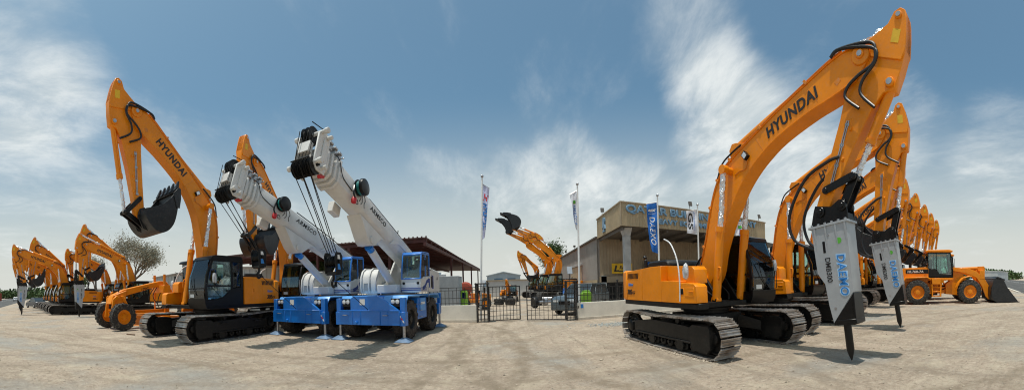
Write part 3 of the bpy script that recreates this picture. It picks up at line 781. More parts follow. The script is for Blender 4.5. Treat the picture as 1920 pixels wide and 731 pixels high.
    b.prism([(-.64,1.80),(-.64,2.16),(-.50,2.18),(-.2,2.10),(.02,1.92),(.30,1.84),(.30,1.72),(.05,1.76),(-.12,1.88),(-.3,2.0),(-.46,2.0),(-.52,1.80)], 1.271, 1.276)
    b.prism([(-1.16,1.75),(-1.16,2.30),(-.90,2.32),(-.90,1.75)], 1.271, 1.276)
    b.build('blue_stripe', ['stripe_blue'], cab)
    b = MB(); b.box(-1.28,-1.0+.35,0,0,0,0) if False else None
    b.box(-1.02,-.78,1.272,1.28,1.80,2.26); b.build('air_grille', ['black_paint'], body)
    b = MB()
    for y in (.58,1.16): b.lathe([(0,.055),(.03,.05),(.05,.02)],(.545,y,1.98),axis='x',n=14)
    b.tube([(.3,1.30,2.9),(.42,1.45,2.95),(.42,1.45,2.7)],.012,6); b.box(.40,.44,1.38,1.52,2.62,2.86); b.tube([(-.6,1.28,2.5),(-.75,1.42,2.6)],.012,6)
    b.build('cab_lamp', ['black_paint'], cab)
    text('A', frame3((-1.72,1.274,2.20),(-1,0,0),(0,1,0)), body, bold=.01, shear=.2, width=.16, height=.14)
    # boom
    O = (-1.30, 2.98); ang = R(19.2); u = (math.cos(ang), math.sin(ang)); Mb = plane2(O, u) @ Matrix.Diagonal((1.066, 1, 1, 1))
    b = MB(); b.M = Mb
    def sect(s0, s1, w, h0, h1, c):
        q = [(-w, h1-.02), (-w+.05, h1), (w-.05, h1), (w, h1-.02), (w, h0+c), (w-c, h0), (-w+c, h0), (-w, h0+c)]
        b.prism(q, s0, s1, 'x')
    sect(-.15, 6.05, .31, -.38, .38, .15)
    b.prism([(2.6,-.37),(2.95,-.50),(3.32,-.92),(3.6,-1.04),(3.85,-.92),(4.5,-.375)], -.26, .26)
    b.cyl((3.6,-.32,-.84),(3.6,.32,-.84),.12,n=16)
    for s in (1,-1): b.prism([(2.1,-.05),(1.7,.1),(.2,.12),(.2,.02),(1.6,-.02),(2.4,-.40)], s*.31 if s > 0 else -.34, s*.34 if s > 0 else -.31)
    for i, (s0, g) in enumerate(((5.93,.05),(6.10,.03),(6.27,.01),(6.44,-.01))):
        sect(s0, s0+.09, .32+g, -.39-g, .39+g, .15)
        sect(s0+.09, s0+.17, .28-.01*i, -.35+.01*i, .35-.01*i, .13)
    boom = b.build('boom', ['crane_white'], t, .014)
    b = MB(); b.M = Mb
    for s in (1, -1):
        b.prism([(6.58,-.52),(6.58,.52),(6.70,.66),(6.95,.66),(7.06,.50),(7.06,-.40),(6.90,-.55)], s*.30 if s > 0 else -.36, s*.36 if s > 0 else -.30)
    b.box(6.6,6.66,-.30,.30,-.42,.42); b.box(7.0,7.16,-.18,.18,-.1,.22)
    for (x, z) in ((6.95,.58),(7.0,-.38),(6.72,.55),(6.74,-.40)): b.cyl((x,-.52,z),(x,.52,z),.055,n=12)
    for (x, z) in ((6.95,.58),(7.0,-.38)):
        for s in (1,-1): b.cyl((x,s*.44,z),(x,s*.56,z),.075,n=12)
    b.box(6.72,6.86,.36,.40,-.2,.45)
    head = b.build('boom_head', ['crane_white'], boom, .012)
    b = MB(); b.M = Mb
    for y in (-.14,.0,): b.lathe([(-.06,.10),(-.06,.25),(-.03,.19),(.03,.19),(.06,.25),(.06,.10)], (6.92,y,.58), n=28)
    for i in range(5):
        y = -.26+i*.13; b.lathe([(-.05,.08),(-.05,.23),(-.02,.16),(.02,.16),(.05,.23),(.05,.08)], (6.94,y,-.44), n=28)
    b.cyl((6.92,-.42,.58),(6.92,.3,.58),.05); b.cyl((6.94,-.45,-.44),(6.94,.45,-.44),.04)
    b.tube([(7.2,-.3,-.36),(7.2,.3,-.36)],.02,6); b.tube([(6.75,.2,.60),(6.78,.2,.86),(7.1,.05,.90)],.014,6)
    b.tube([(7.27,-.14,.50),(7.22,-.14,-.36)],.012,5)
    for y in (-.22,-.11,0,.11,.22): b.tube([(7.12,y,.56),(7.14,y,-.36)],.010,5)
    b.build('sheave', ['black_dusty'], boom)
    b = MB(); b.M = Mb
    for i in range(3):
        s = 5.95+i*.22
        b.box(s,s+.10,.10,.30,.45,.62); b.box(s+.02,s+.16,.06,.34,.60,.66); b.cyl((s-.03,.0,.56),(s-.03,.38,.56),.02,n=8)
        b.box(s,s+.1,-.30,-.10,.45,.60)
    b.build('rope_guide', ['steel'], boom, .005)
    b = MB(); b.M = Mb
    b.tube([(-.1,.0,.58),(2.5,.05,.47),(5.9,.05,.52),(7.0,-.10,.84)],.014,6,2); b.tube([(1.6,.22,.44),(1.6,.22,.62)],.02,6)
    b.tube([(5.2,.33,-.05),(5.7,.33,.02),(5.95,.39,.10),(6.1,.39,.33),(6.3,.36,.40)],.014,6,3)
    b.tube([(.0,.2,.47),(2.0,.2,.50),(4.0,.2,.48)],.02,6)
    b.build('boom_cable', ['rubber_hose'], boom)
    b = MB(); b.M = Mb; 
    b.lathe([(-.13,.10),(-.13,.25),(-.10,.26),(-.09,.205),(.02,.205),(.03,.26),(.06,.265),(.13,.25),(.16,.10)], (4.95,.48,.22), n=28)
    b.mi = 1; b.lathe([(-.085,.21),(.015,.21)], (4.95,.48,.22), n=28); b.mi = 0
    b.tube([(5.25,.41,.1),(5.3,.46,-.2),(5.15,.46,-.33)],.03,6,3); b.box(4.8,5.1,.31,.37,.1,.4)
    b.tube([(4.95,.38,-.2),(4.88,.38,-.30),(4.98,.38,-.34),(5.04,.38,-.26),(4.95,.38,-.2)],.012,5,3)
    b.build('cable_reel', ['black_paint', 'teal'], boom)
    b = MB(); b.M = Mb; b.lathe([(-.12,.02),(-.08,.08),(.02,.09),(.10,.06),(.12,.02)], (5.18,.42,-.36), axis='z', n=14); b.build('red_weight', ['red_paint'], boom)
    b = MB(); b.M = Mb; b.box(4.75,5.15,-.54,-.32,-.58,-.22); b.build('tool_locker', ['crane_white'], boom, .02)
    b = MB(); b.M = Mb; b.cyl((6.55,.3,-.5),(6.72,.3,-.62),.05); b.build('red_clip', ['red_paint'], boom)
    sl = Vector((u[0],0,u[1]))
    c = Mb @ Vector((3.45,0,.13))
    text('ARMSCO', frame3((c.x,.316,c.z), -sl, (0,1,0)), boom, bold=.01, shear=.25, width=1.3, height=.18, space=1.1)
    c = Mb @ Vector((3.45,0,.13))
    text('ARMSCO', frame3((c.x,-.316,c.z), sl, (0,-1,0)), boom, bold=.01, shear=.25, width=1.3, height=.18, space=1.1)
    b = MB(); b.M = Mb                                        # prancing line mark beside the name
    rr = random.Random(3)
    for path in ([(3.45,.1),(3.52,.22),(3.60,.24),(3.66,.14),(3.62,-.02),(3.68,-.14)], [(3.60,.24),(3.70,.30),(3.76,.22),(3.72,.05),(3.80,-.10)], [(3.76,.22),(3.86,.28),(3.94,.15),(3.9,.02)], [(3.45,.1),(3.50,-.02),(3.46,-.16)]):
        b.tube([(x+.95,.316,z) for x, z in path],.012,5,3)
    b.build('emblem', ['letter_black'], boom)
    # lift cylinder
    p = Mb @ Vector((3.6,0,-.84)); q = Vector((.25,0,1.90)); d = p - q
    b = MB(); b.cyl(q, q+d*.80, .15, n=20); cy = b.build('lift_cylinder', ['crane_white'], t)
    b = MB(); b.cyl(q+d*.80, q+d*.90, .12, n=18); b.cyl(q+d*.86, q+d*.885, .155, n=18); b.build('cylinder_rod', ['crane_blue'], cy)
    # hook block with falls of rope
    H = Vector(hookpt)
    b = MB()
    for i in range(5):
        top = Mb @ Vector((7.18-.24*(i % 2), -.26+i*.13, -.52)); b.tube([top, H + Vector((.05, -.16+i*.08, .30))],.013,5)
    b.tube([H + Vector((.05,.0,-.42)), Vector((2.52,.0,1.1))],.012,5)
    b.build('hoist_rope', ['black_paint'], t)
    b = MB()
    for y in (-.20,.17): b.prism([(H.x-.16,H.z-.30),(H.x-.20,H.z+.22),(H.x-.1,H.z+.32),(H.x+.14,H.z+.32),(H.x+.20,H.z+.2),(H.x+.15,H.z-.30)], y, y+.03)
    for i in range(4): b.lathe([(-.035,.05),(-.035,.17),(0,.13),(.035,.17),(.035,.05)], (H.x,-.14+i*.085,H.z+.06), n=20)
    b.cyl((H.x,-.24,H.z+.06),(H.x,.24,H.z+.06),.05); b.box(H.x-.12,H.x+.12,-.17,.17,H.z-.34,H.z-.24)
    b.tube([(H.x,0,H.z-.34),(H.x,0,H.z-.46),(H.x+.10,0,H.z-.56),(H.x+.02,0,H.z-.68),(H.x-.10,0,H.z-.60),(H.x-.10,0,H.z-.52)],.04,8,4)
    hb = b.build('hook_block', ['black_paint'], t, .006)
    b = MB(); b.prism([(H.x-.08,H.z-.18),(H.x-.02,H.z-.02),(H.x+.08,H.z-.02),(H.x+.08,H.z-.18)], .20, .204); b.mi = 1
    b.prism([(H.x-.06,H.z+.12),(H.x-.02,H.z+.24),(H.x+.08,H.z+.24),(H.x+.08,H.z+.12)], .20, .204)
    b.build('safety_sticker', ['letter_blue', 'white_paint'], hb)
    return t

# ------------------------------------------------------------------ wheel loader
def wheel_loader(loc, heading):
    t = empty('wheel_loader', loc, R(heading))
    for x in (-1.72, 1.72):
        for s in (1,-1): wheel(t, x, s*1.08, .80, .60, s, lugs=20)
    b = MB()
    b.prism([(-3.1,1.0),(-3.15,1.6),(-3.05,2.15),(-2.6,2.36),(-1.05,2.42),(-.95,2.3),(-.95,1.5),(-1.2,1.45),(-2.5,1.45),(-2.7,1.0)], -.80, .80)
    b.prism([(-2.75,.95),(-2.55,1.45),(-2.3,1.62),(-1.1,1.62),(-.85,1.3),(-.85,1.55),(-.6,1.70),(-.3,1.70),(-.25,.75),(-1.0,.62)], -.60, .60)
    for s in (1,-1):
        y0, y1 = (s*.80, s*1.28) if s > 0 else (-1.28,-.80)
        b.prism([(-2.78,1.20),(-2.45,1.68),(-1.1,1.72),(-.85,1.60),(-.85,1.68),(-1.1,1.80),(-2.5,1.76),(-2.86,1.22)], y0, y1)
        b.box(-.78,-.22,y0*1.0,y1-.06 if s > 0 else y1,1.30,1.68)
        b.prism([(-.80,.50),(-.80,1.30),(-.72,1.30),(-.72,.55),(-.25,.55),(-.25,1.35),(-.16,1.35),(-.16,.50)], y0+.05, y1-.1)
        b.box(-.76,-.20,y0+.05,y1-.1,.50,.56); b.box(-.76,-.20,y0+.05,y1-.1,.82,.86); b.box(-.76,-.20,y0+.05,y1-.1,1.10,1.14)
        b.prism([(.80,1.05),(.95,1.40),(1.25,1.72),(1.75,1.84),(1.9,1.80),(1.9,1.74),(1.75,1.77),(1.3,1.66),(1.02,1.36),(.88,1.03)], y0, y1)
    b.box(-.95,.72,-.75,.75,1.55,1.72)
    body = b.build('rear_body', ['orange'], t, .025)
    b = MB(); 
    for s in (1,-1): b.box(-1.02+.0,-.0-.9,0,0,0,0) if False else None
    for s in (1,-1): b.prism([(-2.45,2.02),(-2.45,2.26),(-.96,2.28),(-.96,2.0)], s*.803 if s > 0 else -.810, .810 if s > 0 else -.803)
    b.build('black_stripe', ['black_paint'], body)
    text('HL760-7A', frame3((-1.80,-.812,2.14),(1,0,0),(0,-1,0)), body, bold=.02, shear=.1, width=1.05, height=.16, material='white_paint')
    text('HL760-7A', frame3((-1.80,.812,2.14),(-1,0,0),(0,1,0)), body, bold=.02, shear=.1, width=1.05, height=.16, material='white_paint')
    b = MB()
    b.box(-3.18,-3.14,-.6,.6,1.1,2.0); b.box(-2.2,-2.0,-.05,.05,2.36,2.75); b.box(-.9,-.3,-.3,.3,.55,1.0); b.tube([(-.9,-.3,1.2),(-.2,-.35,.9),(.5,-.3,1.1)],.04,6,3); b.tube([(-.9,.1,1.3),(0,.0,1.1),(.7,.1,1.4)],.05,6,3)
    b.build('engine_grille', ['black_dusty'], t, .01)
    b = MB()                                                    # cab
    for y in (-.75,.70):
        b.prism([(-.98,1.72),(-.98,2.35),(-.42,2.30),(-.2,1.95),(.45,1.95),(.70,2.02),(.62,1.72)], y, y+.05)
        for x0, x1 in ((-.98,-.93),(-.45,-.39)): b.box(x0,x1,y,y+.05,2.2,3.40)
        b.prism([(.60,2.0),(.72,2.0),(.56,3.38),(.48,3.38)], y, y+.05); b.box(-.98,.55,y,y+.05,3.32,3.40)
    b.box(-.98,-.93,-.75,.75,1.72,2.35); b.box(.60,.70,-.75,.75,1.72,2.05); b.box(-.95,.65,-.75,.75,1.72,1.78)
    cab = b.build('cab', ['black_paint'], t, .015)
    b = MB(); b.prism([(-1.10,3.40),(-1.12,3.48),(-.95,3.56),(.45,3.58),(.70,3.50),(.66,3.40)], -.82, .82); b.build('cab_roof', ['orange'], cab, .03)
    b = MB()
    for y in (-.73,.72): b.prism([(-.93,2.32),(-.93,3.34),(.52,3.34),(.66,2.02),(-.2,1.98),(-.42,2.3)], y, y+.006)
    b.sheet([(.52,3.36),(.66,2.05)], -.70, .70, .006); b.box(-.96,-.955,-.7,.7,2.35,3.32); b.build('window', ['cab_glass'], cab)
    b = MB(); b.box(-.7,-.2,-.28,.28,1.8,2.3); b.prism([(-.8,2.2),(-.78,2.95),(-.65,2.95),(-.6,2.2)],-.26,.26); b.tube([(.5,0,1.8),(.3,0,2.5)],.05,8); b.build('seat', ['seat_fabric'], cab, .02)
    b = MB(); 
    for s in (1,-1): b.tube([(-1.0,s*.8,2.3),(-1.15,s*1.05,2.5),(-1.15,s*1.05,2.9)],.02,6); b.box(-1.20,-1.12,s*1.05-.1,s*1.05+.1,2.6,2.95); b.tube([(.68,s*.8,1.8),(.70,s*.8,3.2)],.018,6)
    b.build('mirror', ['black_paint'], t, .01)
    b = MB()                                                    # front frame and lift arms
    b.prism([(.25,.62),(.25,1.30),(.55,1.50),(.62,2.32),(.85,2.42),(1.15,2.36),(1.9,1.30),(2.35,1.0),(2.35,.62),(1.4,.5)], -.40, .40)
    b.box(-.3,.4,-.2,.2,.7,1.1); b.cyl((1.72,-1.0,.80),(1.72,1.0,.80),.16,n=14); b.cyl((-1.72,-1.0,.80),(-1.72,1.0,.80),.16,n=14)
    for x in (.78, 2.55): b.tube([(x,-1.0,1.7),(x,-1.0,2.5)],.02,6) if x < 1 else None
    b.build('front_frame', ['orange'], t, .02)
    b = MB()
    for s in (1,-1):
        y0, y1 = (.42,.54) if s > 0 else (-.54,-.42)
        b.prism([(.72,2.40),(.70,2.18),(1.6,2.02),(2.35,1.72),(2.75,1.10),(3.0,.42),(3.18,.22),(3.42,.24),(3.46,.42),(3.20,1.2),(2.95,1.62),(2.35,2.14),(1.7,2.36)], y0, y1)
    b.cyl((2.75,-.5,1.45),(2.75,.5,1.45),.12); b.cyl((3.3,-.5,.35),(3.3,.5,.35),.1)
    b.build('lift_arm', ['orange'], t, .015)
    b = MB(); b.prism([(2.55,2.30),(2.55,2.48),(3.02,2.50),(3.08,2.32),(3.0,1.1),(2.78,.95),(2.62,1.2)], -.12, .12); b.cyl((1.0,0,2.30),(2.6,0,2.36),.11,n=14); b.box(2.6,2.95,-.55,.55,1.6,2.2)
    b.build('bell_crank', ['orange'], t, .015)
    b = MB(); b.tube([(3.0,.1,1.0),(3.35,.1,.85)],.06,8)
    for s in (1,-1):
        b.prism([(3.32,1.55),(3.55,1.72),(4.05,1.52),(4.28,1.05),(5.05,.10),(5.02,.05),(3.55,.04),(3.30,.20),(3.16,.55),(3.18,1.0)], s*1.34 if s > 0 else -1.38, 1.38 if s > 0 else -1.34)
    b.sheet([(5.10,.04),(3.60,.03),(3.30,.18),(3.15,.55),(3.17,1.0),(3.32,1.5),(3.6,1.76)], -1.34, 1.34, -.035)
    b.prism([(3.4,1.62),(3.6,1.78),(4.15,1.58),(4.1,1.5)], -1.38, 1.38)
    b.box(5.0,5.2,-1.4,1.4,.03,.06); b.box(3.0,3.25,-.5,-.3,.25,.95); b.box(3.0,3.25,.3,.5,.25,.95)
    b.build('loader_bucket', ['bucket_paint'], t, .01)
    return t

# ------------------------------------------------------------------ motor grader
def motor_grader(loc, heading):
    t = empty('motor_grader', loc, R(heading))
    for s in (1,-1): wheel(t, 0, s*.98, .68, .40, s, lugs=20, rimr=.5)
    for x in (-5.4,-6.95):
        for s in (1,-1): wheel(t, x, s*1.02, .68, .42, s, lugs=20, rimr=.5)
    b = MB()
    b.cyl((0,-.9,.68),(0,.9,.68),.13,n=14); b.prism([(-.85,.72),(-.6,.98),(.6,.98),(.85,.72),(.6,.60),(-.6,.60)], -.14,.14,'x')
    b.hexa([(.35,-.30,1.30),(.35,.30,1.30),(-.35,.30,1.30),(-.35,-.30,1.30)],[(.22,-.25,1.72),(.22,.25,1.72),(-.6,.25,2.0),(-.6,-.25,2.0)])
    for s in (1,-1): b.prism([(.40,.62),(.28,1.55),(.05,1.75),(-.1,1.62),(.15,1.45),(.22,.62)], s*.34 if s > 0 else -.44, .44 if s > 0 else -.34); b.prism([(-.2,1.7),(-.35,1.72),(-.75,1.02),(-.6,1.0)], s*.28 if s > 0 else -.36, .36 if s > 0 else -.28)
    b.prism([(.30,1.42),(.2,1.75),(-.5,2.05),(-2.7,2.50),(-3.1,2.48),(-3.4,2.2),(-3.7,1.5),(-3.4,1.35),(-3.1,1.75),(-2.8,2.12),(-2.4,2.16),(-.5,1.70),(0,1.42)], -.16, .16)
    b.box(-3.05,-2.6,-.62,.62,1.85,2.25)
    fr = b.build('frame', ['orange'], t, .02)
    text('170C', frame3((-1.75,.168,2.08), Vector((-1,0,.21)), (0,1,0)), fr, bold=.02, shear=.2, width=.5, height=.14)
    b = MB()
    for s in (1,-1): b.cyl((-2.75,s*.52,1.55),(-2.75,s*.52,2.85),.075,n=12); b.cyl((-2.75,s*.52,.8),(-2.75,s*.52,1.6),.04,n=10)
    b.build('blade_cylinder', ['orange'], t)
    b = MB()
    b.prism([(-.3,.70),(-.3,.95),(-2.2,.95),(-3.3,.98),(-3.3,.78),(-2.2,.72)], -.14,.14)
    b.cyl((-2.6,0,.62),(-2.6,0,.72),.72,n=32); b.prism([(-.5,-.12),(-.5,.12),(-1.9,.7),(-3.3,.7),(-3.3,-.7),(-1.9,-.7)], .74,.80,'z'); b.box(-2.9,-2.3,-.85,-.5,.35,.62); b.box(-2.9,-2.3,.5,.85,.35,.62)
    b.build('drawbar', ['orange'], t, .012)
    b = MB(); b.M = Matrix.Translation((-2.5,0,0)) @ Matrix.Rotation(R(28),4,'Z'); b.sheet([(.12,.02),(-.06,.18),(-.08,.40),(.10,.62)], -1.8, 1.8, .03); b.build('blade', ['orange_dusty'], t)
    GC = Matrix.Translation((-1.15,0,0))
    b = MB(); b.M = GC; b.box(-5.1,-3.7,-.62,.62,1.1,1.55)
    for y in (-.66,.60):
        b.prism([(-3.66,1.3),(-3.60,2.1),(-3.70,2.2),(-5.1,2.2),(-5.1,1.3)], y, y+.06); b.box(-3.72,-3.64,y,y+.06,2.1,3.6); b.box(-5.1,-5.04,y,y+.06,2.1,3.6); b.box(-4.4,-4.34,y,y+.06,2.1,3.6)
    b.prism([(-3.45,3.55),(-3.5,3.68),(-3.7,3.74),(-5.15,3.74),(-5.2,3.56)], -.74, .74)
    b.box(-3.68,-3.62,-.66,.66,2.0,2.1); cab = b.build('cab', ['black_paint'], t, .02)
    b = MB(); b.M = GC
    for y in (-.63,.62): b.box(-5.05,-3.66,y,y+.006,2.1,3.58)
    b.box(-3.66,-3.654,-.62,.62,2.1,3.58); b.box(-5.1,-5.09,-.62,.62,2.2,3.56); b.build('window', ['cab_glass'], cab)
    b = MB(); b.M = GC; b.box(-4.7,-4.3,-.25,.25,1.55,2.2); b.box(-4.8,-4.65,-.25,.25,2.1,2.9); b.tube([(-3.9,0,1.5),(-4.0,0,2.5)],.08,8); b.build('seat', ['seat_fabric'], cab, .02)
    b = MB()
    b.prism([(-3.4,1.35),(-3.4,1.75),(-6.2,1.9),(-6.2,2.3),(-7.3,2.25),(-7.9,2.1),(-8.0,1.2)], -.55,.55); b.box(-7.7,-4.7,-.75,-.55,.5,.9); b.box(-7.7,-4.7,.55,.75,.5,.9)
    b.build('engine_house', ['orange'], t, .03)
    b = MB()
    for s in (1,-1): b.tube([(-4.75,s*.7,2.9),(-4.5,s*1.0,3.1),(-4.5,s*1.0,2.8)],.018,6); b.box(-4.53,-4.47,s*1.0-.09,s*1.0+.09,2.5,2.85); b.tube([(-.1,s*.3,1.9),(-.1,s*.32,2.15)],.03,6)
    b.build('mirror', ['black_paint'], t, .01)
    b = MB(); 
    for s in (1,-1): b.tube([(-3.3,s*.25,2.3),(-3.0,s*.45,1.7),(-2.8,s*.3,1.2),(-2.9,s*.2,.95)],.025,6,4); b.tube([(-2.7,s*.1,2.4),(-2.2,s*.2,1.7),(-2.4,s*.4,1.2)],.025,6,4)
    b.build('hydraulic_hose', ['rubber_hose'], t)
    return t
# ------------------------------------------------------------------ setting materials
def ground_mat():
    m = bpy.data.materials.new('dusty_ground'); MATS['ground'] = m
    t, n, l, b = nt(m)
    tc = n.new('ShaderNodeTexCoord'); P = tc.outputs['Object']
    def noise(sc, det=8, rough=.6, vec=None, dist=0):
        z = n.new('ShaderNodeTexNoise'); z.inputs['Scale'].default_value = sc; z.inputs['Detail'].default_value = det
        z.inputs['Roughness'].default_value = rough; z.inputs['Distortion'].default_value = dist; l.new(vec or P, z.inputs['Vector']); return z.outputs['Fac']
    def ramp(v, a, c, lo=0, hi=1):
        r = n.new('ShaderNodeMapRange'); r.inputs['From Min'].default_value = a; r.inputs['From Max'].default_value = c
        r.inputs['To Min'].default_value = lo; r.inputs['To Max'].default_value = hi; l.new(v, r.inputs['Value']); return r.outputs['Result']
    def mix(a, bb, f, blend='MIX'):
        x = n.new('ShaderNodeMix'); x.data_type = 'RGBA'; x.blend_type = blend
        for k, v in (('A', a), ('B', bb)):
            if isinstance(v, tuple): x.inputs[k].default_value = (*v, 1)
            else: l.new(v, x.inputs[k])
        if isinstance(f, float): x.inputs['Factor'].default_value = f
        else: l.new(f, x.inputs['Factor'])
        return x.outputs['Result']
    c = mix((.49, .395, .305), (.37, .295, .225), ramp(noise(.35, 6), .38, .62))
    c = mix(c, (.23, .18, .13), ramp(noise(11, 9, .8), .47, .66, 0, .85))
    c = mix(c, (.62, .52, .405), ramp(noise(5, 10, .8), .51, .66, 0, .9))
    c = mix(c, (.56, .48, .36), ramp(noise(1.3, 9, .65, dist=.4), .52, .70, 0, .7))
    c = mix(c, (.36, .345, .31), ramp(noise(.18, 5), .52, .66))
    c = mix(c, (.20, .165, .125), ramp(noise(4.5, 10, .7), .57, .78, 0, .75))
    # wheel ruts leading to the gate (long streaks)
    mp = n.new('ShaderNodeMapping'); mp.inputs['Scale'].default_value = (2.4, .16, 1); mp.inputs['Rotation'].default_value = (0, 0, R(12)); l.new(P, mp.inputs['Vector'])
    c = mix(c, (.23, .19, .145), ramp(noise(1.1, 7, .6, mp.outputs['Vector'], .6), .53, .72, 0, .6))
    mp2 = n.new('ShaderNodeMapping'); mp2.inputs['Scale'].default_value = (.3, 2.6, 1); mp2.inputs['Rotation'].default_value = (0, 0, R(-6)); l.new(P, mp2.inputs['Vector'])
    c = mix(c, (.50, .44, .35), ramp(noise(.9, 7, .6, mp2.outputs['Vector'], .5), .56, .75, 0, .6))
    # curved tyre tracks pressed into the dust
    sx = n.new('ShaderNodeSeparateXYZ'); l.new(P, sx.inputs[0])
    wob = noise(.8, 4)
    for (cx, cy, rad, wid, am) in ((-14.0,9.5,12.6,.2,.95),(-14.0,9.5,14.3,.2,.95),(16,14,16.5,.2,.85),(16,14,18.2,.2,.85),(2,-30,36.5,.22,.7),(2,-30,38.3,.22,.7),(-30,30,34,.15,.5),(-30,30,35.8,.15,.5),(30,-8,26,.18,.5),(30,-8,27.9,.18,.5)):
        cc = n.new('ShaderNodeVectorMath'); cc.operation = 'DISTANCE'; l.new(P, cc.inputs[0]); cc.inputs[1].default_value = (cx, cy, 0)
        a1 = n.new('ShaderNodeMath'); a1.operation = 'MULTIPLY_ADD'; l.new(wob, a1.inputs[0]); a1.inputs[1].default_value = .5; l.new(cc.outputs['Value'], a1.inputs[2])
        a2 = n.new('ShaderNodeMath'); a2.operation = 'SUBTRACT'; l.new(a1.outputs[0], a2.inputs[0]); a2.inputs[1].default_value = rad + .25
        a3 = n.new('ShaderNodeMath'); a3.operation = 'ABSOLUTE'; l.new(a2.outputs[0], a3.inputs[0])
        a4 = ramp(a3.outputs[0], wid*.6, wid*1.3, am, 0)
        a5 = n.new('ShaderNodeMath'); a5.operation = 'MULTIPLY'; l.new(a4, a5.inputs[0]); l.new(ramp(noise(2.2, 8, .7), .36, .62), a5.inputs[1])
        c = mix(c, (.27, .215, .155), a5.outputs[0])
    # pebbles
    vo = n.new('ShaderNodeTexVoronoi'); vo.inputs['Scale'].default_value = 16; l.new(P, vo.inputs['Vector'])
    peb = ramp(vo.outputs['Distance'], .10, .22, 1, 0)
    dens = ramp(noise(.9, 4), .48, .62)
    mm = n.new('ShaderNodeMath'); mm.operation = 'MULTIPLY'; l.new(peb, mm.inputs[0]); l.new(dens, mm.inputs[1])
    c = mix(c, (.50, .46, .40), mm.outputs[0])
    v2 = n.new('ShaderNodeTexVoronoi'); v2.inputs['Scale'].default_value = 42; l.new(P, v2.inputs['Vector'])
    c = mix(c, (.13, .11, .09), ramp(v2.outputs['Distance'], .08, .2, .7, 0))
    l.new(c, b.inputs['Base Color']); b.inputs['Roughness'].default_value = .95; b.inputs['Specular IOR Level'].default_value = .15
    h1 = noise(6, 10, .7); h2 = noise(1.2, 6)
    s1 = n.new('ShaderNodeMath'); s1.operation = 'MULTIPLY_ADD'; l.new(h2, s1.inputs[0]); s1.inputs[1].default_value = 2.0; l.new(h1, s1.inputs[2])
    s2 = n.new('ShaderNodeMath'); s2.operation = 'MULTIPLY_ADD'; l.new(mm.outputs[0], s2.inputs[0]); s2.inputs[1].default_value = .25; l.new(s1.outputs[0], s2.inputs[2])
    bp = n.new('ShaderNodeBump'); bp.inputs['Strength'].default_value = 1.0; bp.inputs['Distance'].default_value = .11
    l.new(s2.outputs[0], bp.inputs['Height']); l.new(bp.outputs['Normal'], b.inputs['Normal'])
ground_mat()
mat('asphalt', (.085, .083, .08), .9, 0, .3, .4, bump=.3, bscale=60, dust=.25)
mat('wall_cream', (.84, .79, .68), .85, 0, .07, 1.2, dust=.12, bump=.1)
mat('wall_base', (.66, .60, .50), .9, 0, .12, 2.0, dust=.45)
mat('iron', (.045, .043, .042), .6, .3, .3, 8, dust=.45)
mat('siding', (.43, .335, .205), .7, 0, .10, .6, dust=.15)
mat('siding_dark', (.40, .315, .215), .75, 0, .12, .6, dust=.1)
mat('siding_grey', (.33, .30, .27), .75, 0, .10, .5, dust=.15)
mat('trim_dark', (.10, .085, .07), .6)
mat('concrete', (.42, .41, .39), .85, 0, .12, 2.0, dust=.2)
mat('sign_blue', (.17, .31, .45), .45, 0, .15, 3)
mat('maroon', (.085, .022, .018), .6, 0, .25, 2)
mat('roof_maroon', (.11, .05, .042), .7, 0, .25, 1.0, dust=.2)
mat('pale_building', (.55, .56, .55), .8, 0, .08, .3)
mat('blue_grey', (.36, .41, .45), .7, 0, .08, .5)
mat('window_blue', (.05, .12, .2), .15)
mat('dark_opening', (.02, .018, .016), .8)
mat('flag_white', (.74, .75, .80), .8)
mat('flag_blue', (.01, .14, .52), .75)
mat('bark', (.21, .18, .14), .9, 0, .25, 6, bump=.5)
mat('twig_leaf', (.36, .35, .26), .9, 0, .35, 1.5, col2=(.25,.235,.17))
mat('green_leaf', (.07, .115, .03), .8, 0, .4, 1.5, col2=(.04,.07,.02))
mat('car_grey', (.10, .125, .14), .25, .4, .05, 2, coat=.6, dust=.15)
mat('car_dark', (.06, .065, .075), .3, .4, .05, 2, coat=.5, dust=.15)
mat('car_white', (.72, .72, .71), .3, 0, .05, 2, coat=.5)
mat('red_metal', (.35, .06, .03), .6)
mat('stone', (.42, .35, .27), .95, 0, .3, 9, bump=.4)
mat('wood', (.22, .13, .08), .85, 0, .3, 6)
mat('gravel_grey', (.30, .31, .29), .95, 0, .3, 12, bump=.4)

def gz(x, y):                          # the lot falls gently towards the far left road
    t = min(1, max(0, (-x - 14) / 16)); return -.10 * t*t*(3 - 2*t)

xs = [-2500,-900,-300,-120,-70,-50,-40,-34,-30,-28,-26,-24,-22,-20,-18,-16,-14,-8,0,8,20,40,80,200,700,2500]
ys = [-1500,-300,-60,-20,-5,0,10,20,40,80,200,800,3000]
vs = [(x, y, gz(x, y)) for y in ys for x in xs]; nx = len(xs)
fs = [(j*nx+i, j*nx+i+1, (j+1)*nx+i+1, (j+1)*nx+i) for j in range(len(ys)-1) for i in range(nx-1)]
me = bpy.data.meshes.new('ground'); me.from_pydata(vs, [], fs); me.materials.append(MATS['ground'])
g = bpy.data.objects.new('ground', me); COL.objects.link(g); kind(g, 'structure')

